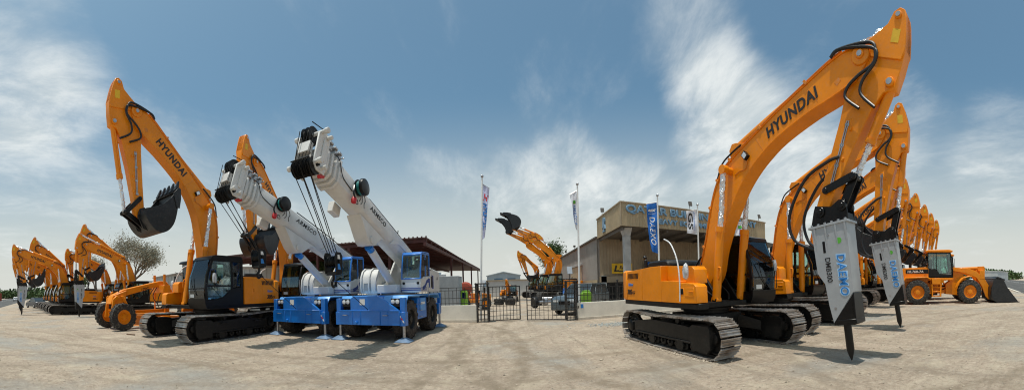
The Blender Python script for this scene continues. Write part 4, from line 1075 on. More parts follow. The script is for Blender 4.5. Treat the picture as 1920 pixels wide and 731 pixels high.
def strip(name, m, a, b_, w0, w1, z):       # sheet from a to b_, extends w0..w1 to the right of travel
    a = Vector(a); b_ = Vector(b_); d = (b_-a).normalized(); r = Vector((d.y, -d.x))
    p = [a + r*w0, b_ + r*w0, b_ + r*w1, a + r*w1]; k = 12; v = []; f = []
    for i in range(k+1):
        q0 = p[0].lerp(p[1], i/k); q1 = p[3].lerp(p[2], i/k); v += [(q0.x, q0.y, gz(q0.x, q0.y)+z), (q1.x, q1.y, gz(q1.x, q1.y)+z)]
        if i < k: f.append((2*i, 2*i+1, 2*i+3, 2*i+2))
    me = bpy.data.meshes.new(name); me.from_pydata(v, [], f); me.materials.append(MATS[m])
    o = bpy.data.objects.new(name, me); COL.objects.link(o); kind(o, 'structure'); return o
strip('road', 'asphalt', (-430, 86), (-38, 1.6), 0, 15, .004)
strip('road', 'asphalt', (36, 3.4), (430, 94), 0, 15, .004)
strip('pavement', 'wall_base', (38.2, 3.9), (430, 95), -.35, -.02, .05)
strip('road_marking', 'white_paint', (-430, 78.5), (-38, -5.8), 0, .15, .008)
strip('road_marking', 'white_paint', (36, -4.2), (430, 86.5), 0, .15, .008)
strip('verge', 'wall_base', (-430, 102), (-60, 22), -3, 0, .003) if False else None

# ------------------------------------------------------------------ yard wall, fence, gate
WD = Vector((.9763, .2164))
def wall(name, a, d, L, label, h=.86, fence=True):
    t = empty(name, (a[0], a[1], 0), math.atan2(d[1], d[0])); tag(t, label, 'wall')
    b = MB(); b.box(0, L, -.10, .10, 0, h); b.build('wall_body', ['wall_cream'], t, .012)
    b = MB(); b.box(-.002, L+.002, -.14, -.103, 0, .13); b.build('base_band', ['wall_base'], t, .008)
    return t
def fence(a, d, L, label, h=.86):
    t = empty('iron_fence', (a[0], a[1], 0), math.atan2(d[1], d[0])); tag(t, label, 'fence')
    b = MB()
    for z in (1.76, 1.62, 1.22, .96): b.box(0, L, -.012, .012, z-.014, z+.014)
    n = int(L/.205)
    for i in range(n+1): x = L*i/n; b.box(x-.012, x+.012, -.011, .011, h, 1.76 if i % 2 else 1.62)
    b.build('railing', ['iron'], t)
    k = max(1, round(L/2.4))
    for i in range(k+1):
        x = min(L-.04, max(.04, L*i/k)); b = MB(); b.box(x-.032, x+.032, -.032, .032, h, 1.86); b.lathe([(0,.02),(.02,.05),(.06,.062),(.10,.05),(.12,.01)], (x,0,1.86), axis='z', n=12)
        b.build('post', ['iron'], t)
    return t
wall('yard_wall', (-9.2, 17.9), (1, -.065), 7.42, 'low cream wall with pale base band, left of the iron gate beside the cranes')
fence((-9.2, 17.9), (1, -.065), 7.42, 'dark iron railing fence on the low wall left of the gate')
wall('yard_wall', (3.16, 16.88), WD, 40, 'long low cream wall right of the gate, running behind the front excavator')
fence((3.16, 16.88), WD, 40, 'dark iron railing fence with ball-topped posts on the wall right of the gate')

def pillar(x0, x1, y, label):
    t = empty('gate_pillar', (x0, y, 0)); tag(t, label, 'gate pillar'); w = x1-x0; D = .5
    b = MB()
    for X in (0, w-.06):
        for Y in (0, D-.06): b.box(X, X+.06, Y, Y+.06, 0, 1.90)
    b.build('corner_post', ['iron'], t)
    b = MB()
    for X in (w*.33, w*.62): b.box(X, X+.02, .02, .04, 0, 1.9); b.box(X, X+.02, D-.04, D-.02, 0, 1.9)
    for Y in (D*.33, D*.62): b.box(.02, .04, Y, Y+.02, 0, 1.9); b.box(w-.04, w-.02, Y, Y+.02, 0, 1.9)
    for z in (.12,.36,.6,.84,1.08,1.32,1.56,1.80):
        b.box(.06, w-.06, .018, .042, z, z+.022); b.box(.06, w-.06, D-.042, D-.018, z, z+.022); b.box(.018,.042,.06,D-.06,z,z+.022); b.box(w-.042,w-.018,.06,D-.06,z,z+.022)
    b.build('lattice', ['iron'], t)
    b = MB(); b.box(-.05, w+.05, -.05, D+.05, 1.90, 1.96); b.build('cap', ['iron'], t, .01)
    return t
pillar(-1.80, -1.20, 17.15, 'lattice iron gate pillar between the cream wall and the left gate leaf')
pillar(2.62, 3.14, 16.70, 'lattice iron gate pillar in front of the parked grey car')
def leaf(a, b_, z0, label):
    a = Vector(a); b_ = Vector(b_); d = b_-a; L = d.length
    t = empty('gate_leaf', (a.x, a.y, 0), math.atan2(d.y, d.x)); tag(t, label, 'gate')
    b = MB()
    for x in (0, L-.045): b.box(x, x+.045, -.022, .022, z0, 1.78)
    for z in (z0, 1.735): b.box(.045, L-.045, -.02, .02, z, z+.045)
    b.build('gate_frame', ['iron'], t)
    b = MB(); n = 9
    for i in range(1, n): x = .02+(L-.05)*i/n; b.box(x, x+.022, -.012, .012, z0+.045, 1.735)
    for i in range(1, 7): z = z0 + (1.735-z0)*i/7; b.box(.045, L-.045, -.010, .010, z, z+.020)
    b.build('grille', ['iron'], t)
    return t
leaf((-1.17, 17.2), (.40, 17.75), .05, 'left leaf of the iron grid gate, swung slightly inward')
leaf((2.60, 16.85), (.70, 17.25), .05, 'right leaf of the iron grid gate in front of the grey car')
for nm, x, m, lab in (('wall_plaque', 3.42, 'letter_blue', 'small blue plaque on the cream wall right of the gate pillar'), ('meter_plate', 3.22, 'trim_dark', 'tiny dark plate on the cream wall right beside the gate pillar')):
    o = MB(); y = 16.88 + (x-3.16)*.2216 - .118; s = .07 if nm == 'wall_plaque' else .035
    o.box(-s, s, -.008, .008, 0, .2 if s > .05 else .12)
    oo = o.build(nm, [m], None, .003, loc=(x, y, .58), rz=.218); tag(oo, lab, 'plaque')

# ------------------------------------------------------------------ flagpoles with banners
def banner_pole(base, top, tz, fz0, fz1, w_top, w_bot, side, mats, texts, label, yaw, bulge=.0, slack=0.0, r=.05):
    t = empty('flagpole', base); tag(t, label, 'flag', 'flagpoles along the yard wall')
    bx, by, bz = base; dx, dy = top[0]-bx, top[1]-by
    b = MB(); b.cyl((0,0,0), (dx, dy, tz), r*1.25, r*.8, n=12); b.build('pole', ['white_paint'], t)
    b = MB(); b.lathe([(0,.03),(.02,.06),(.06,.08),(.11,.075),(.16,.03)], (dx, dy, tz), axis='z', n=12)
    u = Vector((math.cos(yaw), math.sin(yaw), 0)) * side
    def pole(z): return Vector((dx*z/tz, dy*z/tz, z))
    b.tube([pole(fz1+.03), pole(fz1+.03) + u*(w_top+.08) - Vector((0,0,slack))], .018, 6); b.build('finial', ['steel'], t)
    nrm = Vector((u.y, -u.x, 0)); 
    if nrm.y > 0: nrm = -nrm                          # towards the forecourt
    def S(s, z):                                      # s 0..1 from pole outwards
        k = (z-fz0)/(fz1-fz0); w = w_bot + (w_top-w_bot)*k**.7 + bulge*math.sin(math.pi*min(1, k*1.05))
        wave = .05*math.sin(7*s + z*2.3)*(.2+s) + .03*math.sin(z*5+s*3)
        zz = z - slack*s*(k**2) + (.10*s*(1-k) if w_bot < w_top else 0)
        return pole(z) + u*(w*s + .055) + nrm*wave + Vector((0, 0, zz - z))
    A, B = 10, 36
    v = [S(i/A, fz0+(fz1-fz0)*j/B) for j in range(B+1) for i in range(A+1)]
    v2 = [p + nrm*-.006 for p in v]
    f = [(j*(A+1)+i, j*(A+1)+i+1, (j+1)*(A+1)+i+1, (j+1)*(A+1)+i) for j in range(B) for i in range(A)]
    b = MB(); b.add(v, f); b.add(v2, [q[::-1] for q in f]); fl = b.build('banner', [mats], t, ang=80)
    rd = u if u.cross(Vector((0,0,1))).dot(nrm) > 0 else -u
    for (body, s0, z0, h, w, m, vert, bold, shear) in texts:        # letters follow the cloth
        me = text_mesh(body, 1, bold, shear, .0, 1.05, m).copy()
        X = [q.co.x for q in me.vertices]; Y = [q.co.y for q in me.vertices]; cx, cy = (max(X)+min(X))/2, (max(Y)+min(Y))/2
        kx, ky = w/(max(X)-min(X)), h/(max(Y)-min(Y))
        sgn = 1 if rd.dot(u) > 0 else -1
        for q in me.vertices:
            a, c = (q.co.x-cx)*kx, (q.co.y-cy)*ky
            if vert: ss, zz = c*sgn, -a       # reading downwards
            else: ss, zz = a*sgn, c
            z = z0+zz; k = min(1, max(0, (z-fz0)/(fz1-fz0))); wl = w_bot + (w_top-w_bot)*k**.7 + bulge*math.sin(math.pi*min(1, k*1.05))
            q.co = S(min(1.0, max(0, s0 + ss/max(.1, wl))), z) + nrm*.012
        o = bpy.data.objects.new('lettering', me); COL.objects.link(o); o.parent = fl
    return t
P2 = math.pi/2
banner_pole((-1.68,18.0,0), (-1.42,18.3), 7.55, 4.25, 7.2, .32, .10, 1, 'flag_lilac', [('H', .5, 6.55, .40, .30, 'red_paint', False, .04, .3), ('HYUNDAI', .5, 5.45, .26, 1.5, 'letter_blue', True, .05, .15)],
    'tall white flagpole behind the left gate pillar, pale banner with red emblem and blue lettering', .0, slack=.28)
banner_pole((3.55,18.1,0), (3.62,18.2), 7.05, 4.6, 6.75, .36, .05, -1, 'flag_white', [('n', .5, 6.2, .20, .16, 'green_sticker', False, .1, 0), ('HAULOTTE', .5, 5.45, .14, 1.1, 'letter_blue', True, .02, .1)],
    'tall white flagpole right of the gate, narrow pale banner with green mark', .15, slack=.25)
banner_pole((8.37,18.45,0), (8.37,18.45), 6.75, 3.45, 6.4, .60, .32, -1, 'flag_blue', [('DAEMO', .5, 4.75, .30, 1.7, 'white_paint', True, .01, .2), ('amc', .5, 5.98, .16, .46, 'white_paint', False, .05, .5), ('ATTACHMENTS', .5, 5.78, .05, .44, 'white_paint', False, 0, .2)],
    'tall blue banner with white lettering on a white pole in front of the beige warehouse', -.35, bulge=.05, slack=.1)
banner_pole((11.25,18.75,0), (11.25,18.75), 6.5, 4.7, 6.25, .66, .62, -1, 'flag_white', [('GS', .62, 5.55, .30, 1.15, 'letter_black', True, .03, .0), ('ATTACHMENTS', .28, 5.55, .11, 1.2, 'letter_blue', True, 0, 0)],
    'square white banner with dark round emblem, left of the front excavator boom', -.45, slack=.12)
banner_pole((14.0,19.35,0), (14.0,19.35), 6.4, 4.3, 6.15, .66, .60, -1, 'flag_white', [('T-CHAIN', .4, 5.2, .24, 1.4, 'letter_blue', True, .03, .2), ('x', .75, 5.55, .28, .26, 'red_paint', False, .05, .3)],
    'white banner with red and blue marks between the front excavator boom cylinders', -.5, slack=.1)
banner_pole((15.55,18.15+1.3,0), (15.55,19.45), 6.45, 4.3, 5.95, .62, .58, -1, 'flag_white', [('n', .45, 5.60, .24, .26, 'green_sticker', False, .1, 0), ('HAULOTTE', .45, 4.9, .18, 1.15, 'letter_blue', True, .02, 0)],
    'white banner with green triangle above the front excavator cab', -.55, slack=.12)

# ------------------------------------------------------------------ warehouse
W = empty('warehouse', (8.8, 26.6, 0)); tag(W, 'large beige corrugated warehouse with raised blue lettering on its fascia', 'warehouse')
D = Vector((.985, .174, 0)).normalized()
def pb(b, o, d, L, z0, z1, t, n):        # panel with ribs, starting at o along d, thickness t towards n
    d = Vector(d).normalized(); n = Vector(n).normalized(); o = Vector((o[0], o[1], 0))
    def q(s, k, z): return o + d*s + n*k + Vector((0,0,z))
    b.hexa([q(0,0,z0), q(L,0,z0), q(L,-t,z0), q(0,-t,z0)], [q(0,0,z1), q(L,0,z1), q(L,-t,z1), q(0,-t,z1)])
    m = int(L/.32)
    for i in range(m):
        s = (i+.5)*L/m
        b.hexa([q(s-.05,0,z0), q(s+.05,0,z0), q(s+.03,.035,z0), q(s-.03,.035,z0)], [q(s-.05,0,z1), q(s+.05,0,z1), q(s+.03,.035,z1), q(s-.03,.035,z1)])
N = Vector((D.y, -D.x, 0))               # outward of the front
b = MB(); pb(b, (0,0), D, 18.3, 6.42, 8.32, .25, N); b.build('fascia', ['siding'], W)
b = MB(); pb(b, (0,.02), (0,1,0), 7.9, 6.42, 8.32, .25, (-1,0,0)); b.build('side_fascia', ['siding'], W)
b = MB()
def q3(s, k, z): return D*s + N*k + Vector((0,0,z))
b.hexa([q3(-.05,.08,8.30), q3(18.4,.08,8.30), q3(18.4,-.3,8.30), q3(-.05,-.3,8.30)], [q3(-.05,.08,8.40), q3(18.4,.08,8.40), q3(18.4,-.3,8.40), q3(-.05,-.3,8.40)])
b.box(-.08,.3,-.05,7.95,8.301,8.41); b.box(-.06,.02,-.06,.02,6.40,8.3)
b.build('fascia_trim', ['siding_dark'], W, .01)
b = MB(); o0 = Vector((0.05,.05,0)); b.hexa([Vector((.05,.1,6.40)), D*18.2+Vector((0,.1,6.40)), D*18.2+Vector((0,7.9,6.40)), Vector((.05,7.9,6.40))],[Vector((.05,.1,6.46)), D*18.2+Vector((0,.1,6.46)), D*18.2+Vector((0,7.9,6.46)), Vector((.05,7.9,6.46))])
for i in range(9):
    s = .3+i*2.2; p = D*s; b.box(p.x-.07, p.x+.07, p.y+.25, 7.85, 6.15, 6.40)
b.build('canopy_underside', ['trim_dark'], W)
for i, s in enumerate((.75, 12.4, 17.8)):
    p = D*s + Vector((0,.75,0)); b = MB(); b.prism([(p.x-.28,p.y-.22),(p.x+.28,p.y-.22),(p.x+.28,p.y+.3),(p.x-.28,p.y+.3)], 0, 5.7, 'z')
    b.hexa([(p.x-.28,p.y-.22,5.7),(p.x+.28,p.y-.22,5.7),(p.x+.28,p.y+.3,5.7),(p.x-.28,p.y+.3,5.7)],[(p.x-.5,p.y-.35,6.38),(p.x+.4,p.y-.35,6.38),(p.x+.4,p.y+.4,6.38),(p.x-.5,p.y+.4,6.38)])
    b.build('column', ['concrete'], W, .02)
b = MB()                                 # main hall behind the canopy
pb(b, (0.1,7.95), (1,.10,0), 24, 2.6, 6.42, .2, (0,-1,0)); b.mi = 1; b.box(.1,3.2,7.9,8.1,1.9,2.55); b.mi = 0
b.build('front_wall', ['siding_dark', 'siding_dark'], W)
b = MB(); pb(b, (0.0,7.95), (0,1,0), 34, .0, 6.5, .2, (-1,0,0)); b.build('side_wall', ['siding_grey'], W)
b = MB(); b.box(-.03,-.0-.045,8.2,41.8,0,1.4) if False else b.box(-.06,-.04,8.2,41.8,0,2.2); b.build('plinth', ['siding'], W)
b = MB(); b.hexa([(-.25,7.9,6.45),(26,7.9,6.45),(26,42,6.45),(-.25,42,6.45)],[(-.25,7.9,6.62),(12,7.9,8.0),(12,42,8.0),(-.25,42,6.62)]); b.build('roof', ['trim_dark'], W, .02)
b = MB(); b.box(.15,24,8.3,8.5,0,2.6); b.mi = 1
for i in range(6): b.box(.3+i*4.0,.9+i*4.0,7.9,8.3,0,2.6)
b.build('shop_front', ['dark_opening', 'pale_building'], W, .01)
b = MB(); b.box(-.20,-.03,15.5,24.5,4.15,4.45); b.mi = 1; b.box(-.08,-.062,16.0,24.0,0,4.1); b.build('sliding_door', ['concrete', 'siding'], W, .01)
b = MB(); b.tube([(-.06,7.8,6.4),(-.06,7.8,0)],.06,8); b.build('drain_pipe', ['trim_dark'], W)
for (x, y, z) in ((-.05,5.6,8.38),(6.9,.95,8.38),(16.6,2.65,8.38)):
    b = MB(); b.cyl((x,y,z),(x,y,z+.30),.03,n=6); b.prism([(y-.22,z+.26),(y-.10,z+.66),(y+.0,z+.62),(y-.12,z+.23)], x-.17, x+.17, 'x'); b.build('floodlight', ['trim_dark'], W, .01)
for y in (22, 30, 38):
    b = MB(); b.cyl((.2,y,6.6),(.2,y,7.1),.03,n=6); b.box(.05,.35,y-.15,y+.15,7.1,7.35); b.build('floodlight', ['trim_dark'], W, .01)
def fl(body, s0, s1, z, h, bold=.008):
    me_o = text(body, frame3(q3((s0+s1)/2, .10, z), D, N), W, bold=bold, material='sign_blue', width=s1-s0, height=h); 
    mo = me_o.modifiers.new('thickness', 'SOLIDIFY'); mo.thickness = .10; mo.offset = 0
    return me_o
fl('QATAR BUILDING COMPANY', .45, 16.6, 7.78, .70)
fl('HEAVY EQUIPMENT', 3.0, 10.6, 6.95, .50)
eo = text('R', frame3((-.06, 4.9, 7.45), (0,-1,0), (-1,0,0)), W, bold=.06, material='sign_blue', width=.9, height=1.1, shear=.1); mo = eo.modifiers.new('thickness', 'SOLIDIFY'); mo.thickness = .08
eo = text('z', frame3((-.06, 5.0, 6.85), (0,-1,0), (-1,0,0)), W, bold=.06, material='sign_blue', width=.9, height=.4, shear=.1); mo = eo.modifiers.new('thickness', 'SOLIDIFY'); mo.thickness = .08
b = MB(); b.box(1.45,3.7,7.82,7.88,2.8,3.85); sg = b.build('yellow_sign', ['yellow_sign'], None, .01, loc=(8.8,26.6,0)); tag(sg, 'yellow sign with thick black lettering on the warehouse front wall', 'sign')
text('L', frame3((1.95,7.81,3.32), (1,0,0), (0,-1,0)), sg, bold=.05, width=.55, height=.66, shear=.2); text('IU RY', frame3((2.85,7.81,3.42), (1,0,0), (0,-1,0)), sg, bold=.04, width=1.15, height=.36, shear=.2)
b = MB(); b.box(1.95,3.4,7.80,7.812,2.99,3.09); b.build('sign_underline', ['letter_black'], sg)
b = MB(); b.box(5.2,8.6,7.82,7.88,3.1,4.0); b.mi = 1; b.box(5.2,8.6,7.80,7.818,3.1,3.35); sg = b.build('blue_sign', ['flag_blue', 'letter_paleblue'], None, .004, loc=(8.8,26.6,0)); tag(sg, 'dark blue sign board under the warehouse canopy, partly behind the orange counterweight', 'sign')

# ------------------------------------------------------------------ open shed with brown roof
Hs = empty('open_shed', (-5.3, 21.3, 0)); tag(Hs, 'open shed with dark maroon sheet roof on thin posts behind the cranes', 'shed')
b = MB()
RW = 20.0; RD = 38
def rz_(y): return 5.05 - .0*y
n = 100
pts = []
for i in range(n+1):
    x = -RW*i/n; pts.append((x, 0))
prof = [(0, 4.70), (-2.0, 4.98), (-5.0, 5.08), (-9, 5.05), (-13, 4.8), (-RW, 4.2)]
b.hexa([(0,0,4.95),(-RW,0,5.1),(-RW,RD,5.1),(0,RD,4.6)],[(0,0,5.03),(-RW,0,5.18),(-RW,RD,5.18),(0,RD,4.68)])
for i in range(70):
    x = -RW*i/70; b.box(x-.05, x+.05, -.03, .0, 4.99, 5.10)
roof = b.build('roof', ['roof_maroon'], Hs)
b = MB()
for i in range(28):
    y = .1 + i*RD/28; b.box(-RW, 0, y, y+.10, 4.72, 4.93)
for x in (-.1, -5.5, -11): b.box(x-.09, x+.09, 0.02, RD, 4.50, 4.715)
b.build('purlin', ['maroon'], Hs)
for i, (x, y) in enumerate([(-.1, 9.5),(-.1,17),(-.1,25),(-.1,34),(-5.5,.3),(-5.5,9.5),(-5.5,17),(-11,.3),(-2.6,.3),(-8.2,.3)]):
    b = MB(); b.box(x-.08, x+.08, y-.08, y+.08, 0, 4.5 if x not in (-2.6,-8.2) else 4.72); b.tube([(x,y,3.9),(x,y+.9,4.6)], .04, 6); b.build('post', ['maroon'], Hs)

# ------------------------------------------------------------------ far buildings
def shed(name, x0, x1, y0, y1, h, ridge, m, label, win=(), cat='building', roofm='blue_grey', ribs=False):
    t = empty(name, ((x0+x1)/2, y0, gz(x0, y0))); tag(t, label, cat); w = (x1-x0)/2; d = y1-y0
    b = MB(); b.prism([(-w,0),(w,0),(w,h),(0,h+ridge),(-w,h)], 0, d)
    if ribs:
        for i in range(int(w*2/.8)): b.box(-w+i*.8, -w+i*.8+.12, -.05, 0, .05, h)
    b.build('wall', [m], t)
    b = MB(); b.prism([(-w-.15,h-.05),(0,h+ridge+.02),(w+.15,h-.05),(w+.15,h+.12),(0,h+ridge+.2),(-w-.15,h+.12)], -.2, d+.2); b.build('roof', [roofm], t)
    for (a, c, z0, z1) in win:
        b = MB(); b.box(a, c, -.08, -.02, z0, z1); b.build('window', ['window_blue'], t)
    return t
shed('distant_building', -5.6, 1.9, 78, 92, 4.2, .75, 'blue_grey', 'grey-blue gabled building with two blue windows beyond the yard', [(-2.1,-.2,2.55,3.6),(.9,2.7,2.55,3.6)])
shed('low_building', -5.5, 5.6, 63, 70, 2.85, .0, 'pale_building', 'long low pale building along the back of the yard', roofm='siding_dark')
shed('distant_building', 6.8, 15, 95, 110, 4.5, 1.2, 'pale_building', 'pale rounded-roof shed beyond the raised yard excavators', roofm='pale_building')
shed('white_warehouse', -46, -21, 27.5, 44, 4.4, .5, 'pale_building', 'long white corrugated warehouse behind the motor grader', ribs=True, roofm='siding_grey')
wl_ = wall('boundary_wall', (-46, 25.5), (1, 0), 26, 'long pale boundary wall in front of the white warehouse', h=2.0)
shed('tower_block', -96, -88, 42, 52, 5.8, 0, 'pale_building', 'small pale block far behind the left excavators')
shed('distant_building', -150, -118, 42, 60, 4.0, .6, 'siding_grey', 'grey distant roadside building at the far left', roofm='siding_grey')
shed('roadside_building', 152, 185, 26, 32, 4.3, .0, 'pale_building', 'white open-fronted roadside building at the far right', roofm='white_paint')
shed('distant_building', 150, 172, 60, 70, 3.0, 0, 'blue_grey', 'low grey-blue building beyond the wheel loader bucket')
# ------------------------------------------------------------------ yard clutter
b = MB(); b.box(-1.0,1.0,0,1.6,0,2.5); o = b.build('steel_cabinet', ['container_grey'], None, .02, loc=(-4.3,21.2,0)); tag(o, 'large plain grey steel cabinet behind the left fence', 'cabinet')
b = MB(); b.box(.99,1.012,.1,1.5,.1,2.4) ; b.build('door', ['blue_grey'], o)
t = empty('water_tank', (-5.2,24.5,0)); tag(t, 'white water tank on a stand above the grey cabinet', 'tank')
b = MB(); b.lathe([(2.0,.45),(2.05,.5),(2.75,.5),(2.85,.35),(2.9,.12)], axis='z', n=24); b.build('tank_body', ['white_paint'], t)
b = MB()
for x in (-.5,.5):
    for y in (-.5,.5): b.box(x-.04,x+.04,y-.04,y+.04,0,1.94)
b.box(-.6,.6,-.6,.6,1.94,1.995); b.build('stand', ['iron'], t)
b = MB(); b.prism([(0,0),(.36,0),(.36,1.4),(.30,1.6),(0,1.6)], 0, .6); b.mi = 1; b.box(.06,.30,-.01,0,1.05,1.45); b.mi = 2; b.box(-.02,.38,-.02,.62,0,.12)
o = b.build('lime_cabinet', ['lime', 'dark_glass', 'black_paint'], None, .02, loc=(-3.25,21.9,.0)); tag(o, 'bright lime green machine housing behind the left fence', 'machine housing')
t = empty('road_roller', (-3.1,27.5,0), R(200)); tag(t, 'small orange road roller behind the fence beside the green housing', 'road roller')
b = MB(); b.lathe([(-.6,.45),(-.58,.5),(.58,.5),(.6,.45)], (.9,0,.5), n=24); b.build('drum', ['black_dusty'], t)
b = MB(); b.prism([(-1.3,.5),(-1.35,1.2),(-.5,1.3),(-.4,.8),(.3,.8),(.5,1.15),(1.45,1.1),(1.5,.85),(.3,.55)], -.5, .5); b.box(-.35,.1,-.3,.3,.8,1.3); b.build('body', ['orange_dusty'], t, .03)
b = MB(); b.box(-.7,-.3,-.25,.25,1.2,1.5); b.tube([(-1.1,-.45,1.2),(-1.1,-.45,2.2),(-1.1,.45,2.2),(-1.1,.45,1.2)],.04,6); b.build('roll_bar', ['black_paint'], t)
for s in (1,-1): wheel(t, -.85, s*.5, .48, .3, s, lugs=14)
b = MB(); b.lathe([(0,.05),(.1,.5),(.3,.62),(.9,.62),(1.1,.5),(1.2,.05)], axis='y', n=20); b.box(-.5,.5,.1,1.1,-.75,-.5)
o = b.build('fuel_tank', ['red_metal'], None, loc=(-4.5,33,1.7)); tag(o, 'red round tank seen between the shed posts', 'tank')
b = MB()
for x in (-.45,.4):
    for y in (.2,.95): b.box(x,x+.06,y,y+.06,-1.7,-.55)
b.build('stand', ['iron'], o)
def tyre_stack(x, y, n, label):
    t = empty('tyre_stack', (x,y,0)); tag(t, label, 'tyres')
    for i in range(n):
        b = MB(); b.lathe([(-.13,.28),(-.15,.42),(-.08,.5),(.08,.5),(.15,.42),(.13,.28)], (0,0,.16+i*.31), axis='z', n=20); b.build('tyre', ['tyre'], t)
tyre_stack(-.2, 33, 2, 'short stack of black tyres behind the left gate leaf'); tyre_stack(-1.3, 33.4, 2, 'stack of two black tyres beside the left gate pillar in the yard')
# axle assemblies near the right leaf
t = empty('axle_assembly', (2.6, 27.5, 0), R(20)); tag(t, 'grey bare axle with hubs lying in the yard behind the right gate leaf', 'axle')
b = MB(); b.cyl((-.9,0,.45),(.9,0,.45),.11,n=12); b.lathe([(-.2,.1),(-.12,.3),(.12,.3),(.2,.1)], (0,0,.45), axis='x', n=16); b.build('axle_beam', ['steel'], t)
for s in (1,-1):
    b = MB(); b.M = Matrix.Translation((s*.9,0,.45)); b.lathe([(-.18,.40),(-.1,.45),(.1,.45),(.18,.40),(.12,.15)], axis='x', n=20); b.build('hub', ['black_dusty'], t)
t = empty('axle_assembly', (3.3, 30.5, 0), R(-15)); tag(t, 'dark wheel and axle assembly standing behind the grey car', 'axle')
b = MB(); b.cyl((-.9,0,.6),(.9,0,.6),.13,n=12); b.build('axle_beam', ['steel'], t)
for s in (1,-1):
    b = MB(); b.M = Matrix.Translation((s*.9,0,.6)); b.lathe([(-.22,.30),(-.22,.52),(-.1,.6),(.1,.6),(.22,.52),(.2,.3)], axis='x', n=22); b.build('tyre', ['tyre'], t)
b = MB(); b.prism([(-.25,0),(.25,0),(.28,.9),(.2,1.0),(-.2,1.0),(-.28,.9)], -.2,.25); b.mi = 1; b.box(-.2,.2,.02,.25,1.0,1.08)
o = b.build('waste_bin', ['lime', 'lime'], None, .02, loc=(3.95,18.2,.35)); tag(o, 'lime green bin behind the fence at the foot of the right flagpole', 'bin')
b = MB(); b.box(-.27,.27,-.25,.27,-.35,0); b.build('bin_stand', ['iron'], o)
for (x, y, lab) in ((-1.5,18.35,'small floodlight on a stem beside the left flagpole'), (2.9,17.2,'small floodlight on top of the right gate pillar')):
    z = 2.0 if x > 0 else 1.2
    t = empty('floodlight', (x,y,z)); tag(t, lab, 'floodlight'); b = MB(); b.cyl((0,0,-.05 if x > 0 else -1.2),(0,0,.55 if x < 0 else .3),.02,n=6); b.build('stem', ['iron'], t)
    b = MB(); h = .55 if x < 0 else .3; b.prism([(-.16,h),(.02,h+.38),(.10,h+.34),(-.04,h-.02)], -.13, .13, 'x'); b.build('lamp_head', ['steel'], t, .01)

# ------------------------------------------------------------------ vehicles on the road and in the yard
def car(name, loc, yaw, L, Wd, H, paint, label, cat, style='car', group=None):
    t = empty(name, loc, yaw); tag(t, label, cat, group); l2 = L/2; w = Wd/2; r = H*.20
    if style == 'suv': low = [(-l2,.35),(-l2,.62*H),(-l2*.96,.66*H),(l2*.35,.64*H),(l2*.85,.58*H),(l2,.48*H),(l2,.3),(l2*.9,.25),(-l2*.9,.25)]; top = (-l2*.97,-l2*.88,l2*.05,l2*.38)
    elif style == 'pickup': low = [(-l2,.4),(-l2,.60*H),(l2*.35,.62*H),(l2*.85,.56*H),(l2,.46*H),(l2,.3),(-l2*.9,.3)]; top = (-l2*.2,-l2*.12,l2*.15,l2*.42)
    elif style == 'van': low = [(-l2,.35),(-l2,.50*H),(l2*.9,.50*H),(l2,.42*H),(l2,.3),(-l2*.9,.3)]; top = (-l2*.99,-l2*.97,l2*.82,l2*.93)
    else: low = [(-l2,.35),(-l2*.98,.56*H),(-l2*.8,.62*H),(l2*.35,.62*H),(l2*.8,.56*H),(l2,.44*H),(l2,.28),(-l2*.9,.22)]; top = (-l2*.8,-l2*.45,l2*.05,l2*.40)
    b = MB(); b.prism(low, -w, w); body = b.build('body', [paint], t, .04)
    z0 = {'van':.50}.get(style,.63)*H - .01; k = w*.82; kk = w*.95
    b = MB(); b.hexa([(top[0],-kk,z0),(top[3],-kk,z0),(top[3],kk,z0),(top[0],kk,z0)],[(top[1],-k,H*.96),(top[2],-k,H*.96),(top[2],k,H*.96),(top[1],k,H*.96)])
    b.build('window', ['dark_win'], body)
    b = MB(); b.hexa([(top[1]-.03,-k-.02,H*.95),(top[2]+.03,-k-.02,H*.95),(top[2]+.03,k+.02,H*.95),(top[1]-.03,k+.02,H*.95)],[(top[1]+.05,-k+.05,H),(top[2]-.08,-k+.05,H),(top[2]-.08,k-.05,H),(top[1]+.05,k-.05,H)])
    for f in (0., .36, .70, 1.0):
        xb = top[0] + (top[3]-top[0])*f; xt = top[1] + (top[2]-top[1])*f
        for s in (1,-1): b.hexa([(xb-.03,s*(kk-.03),z0),(xb+.05,s*(kk-.03),z0),(xb+.05,s*(kk+.015),z0),(xb-.03,s*(kk+.015),z0)],[(xt-.03,s*(k-.03),H*.955),(xt+.05,s*(k-.03),H*.955),(xt+.05,s*(k+.015),H*.955),(xt-.03,s*(k+.015),H*.955)])
    b.build('roof', [paint], body)
    for x in (-l2*.62, l2*.64):
        for s in (1,-1):
            b = MB(); b.lathe([(-.11,r*1.0),(.0,r*1.08),(.11,r)], (x,s*(w-.08),r*1.08), n=20); b.mi = 1; b.lathe([(s*.112,r*.62),(s*.125,r*.6),(s*.11,.02)], (x,s*(w-.08),r*1.08), n=16); b.build('wheel', ['tyre', 'steel'], t)
    for s in (1,-1): b = MB(); b.box(l2-.12,l2+.01,s*w*.62-.18,s*w*.62+.18,.42*H,.50*H); b.build('headlight', ['lamp_glass'], t, .02)
    b = MB(); b.box(l2-.05,l2+.015,-w*.4,w*.4,.34*H,.46*H); b.box(l2*.4-.1,l2*.4+.1,w,w+.18,.64*H,.72*H); b.box(l2*.4-.1,l2*.4+.1,-w-.18,-w,.64*H,.72*H); b.build('grille', ['black_paint'], t, .01)
    return t
m = mat('dark_win', (.02,.025,.028), .08, 0, .1, 2, spec=.8)
car('parked_car', (4.35, 21.3, 0), R(-128), 4.6, 1.85, 1.82, 'car_grey', 'grey-blue off-road car parked behind the right gate leaf', 'car', 'suv')
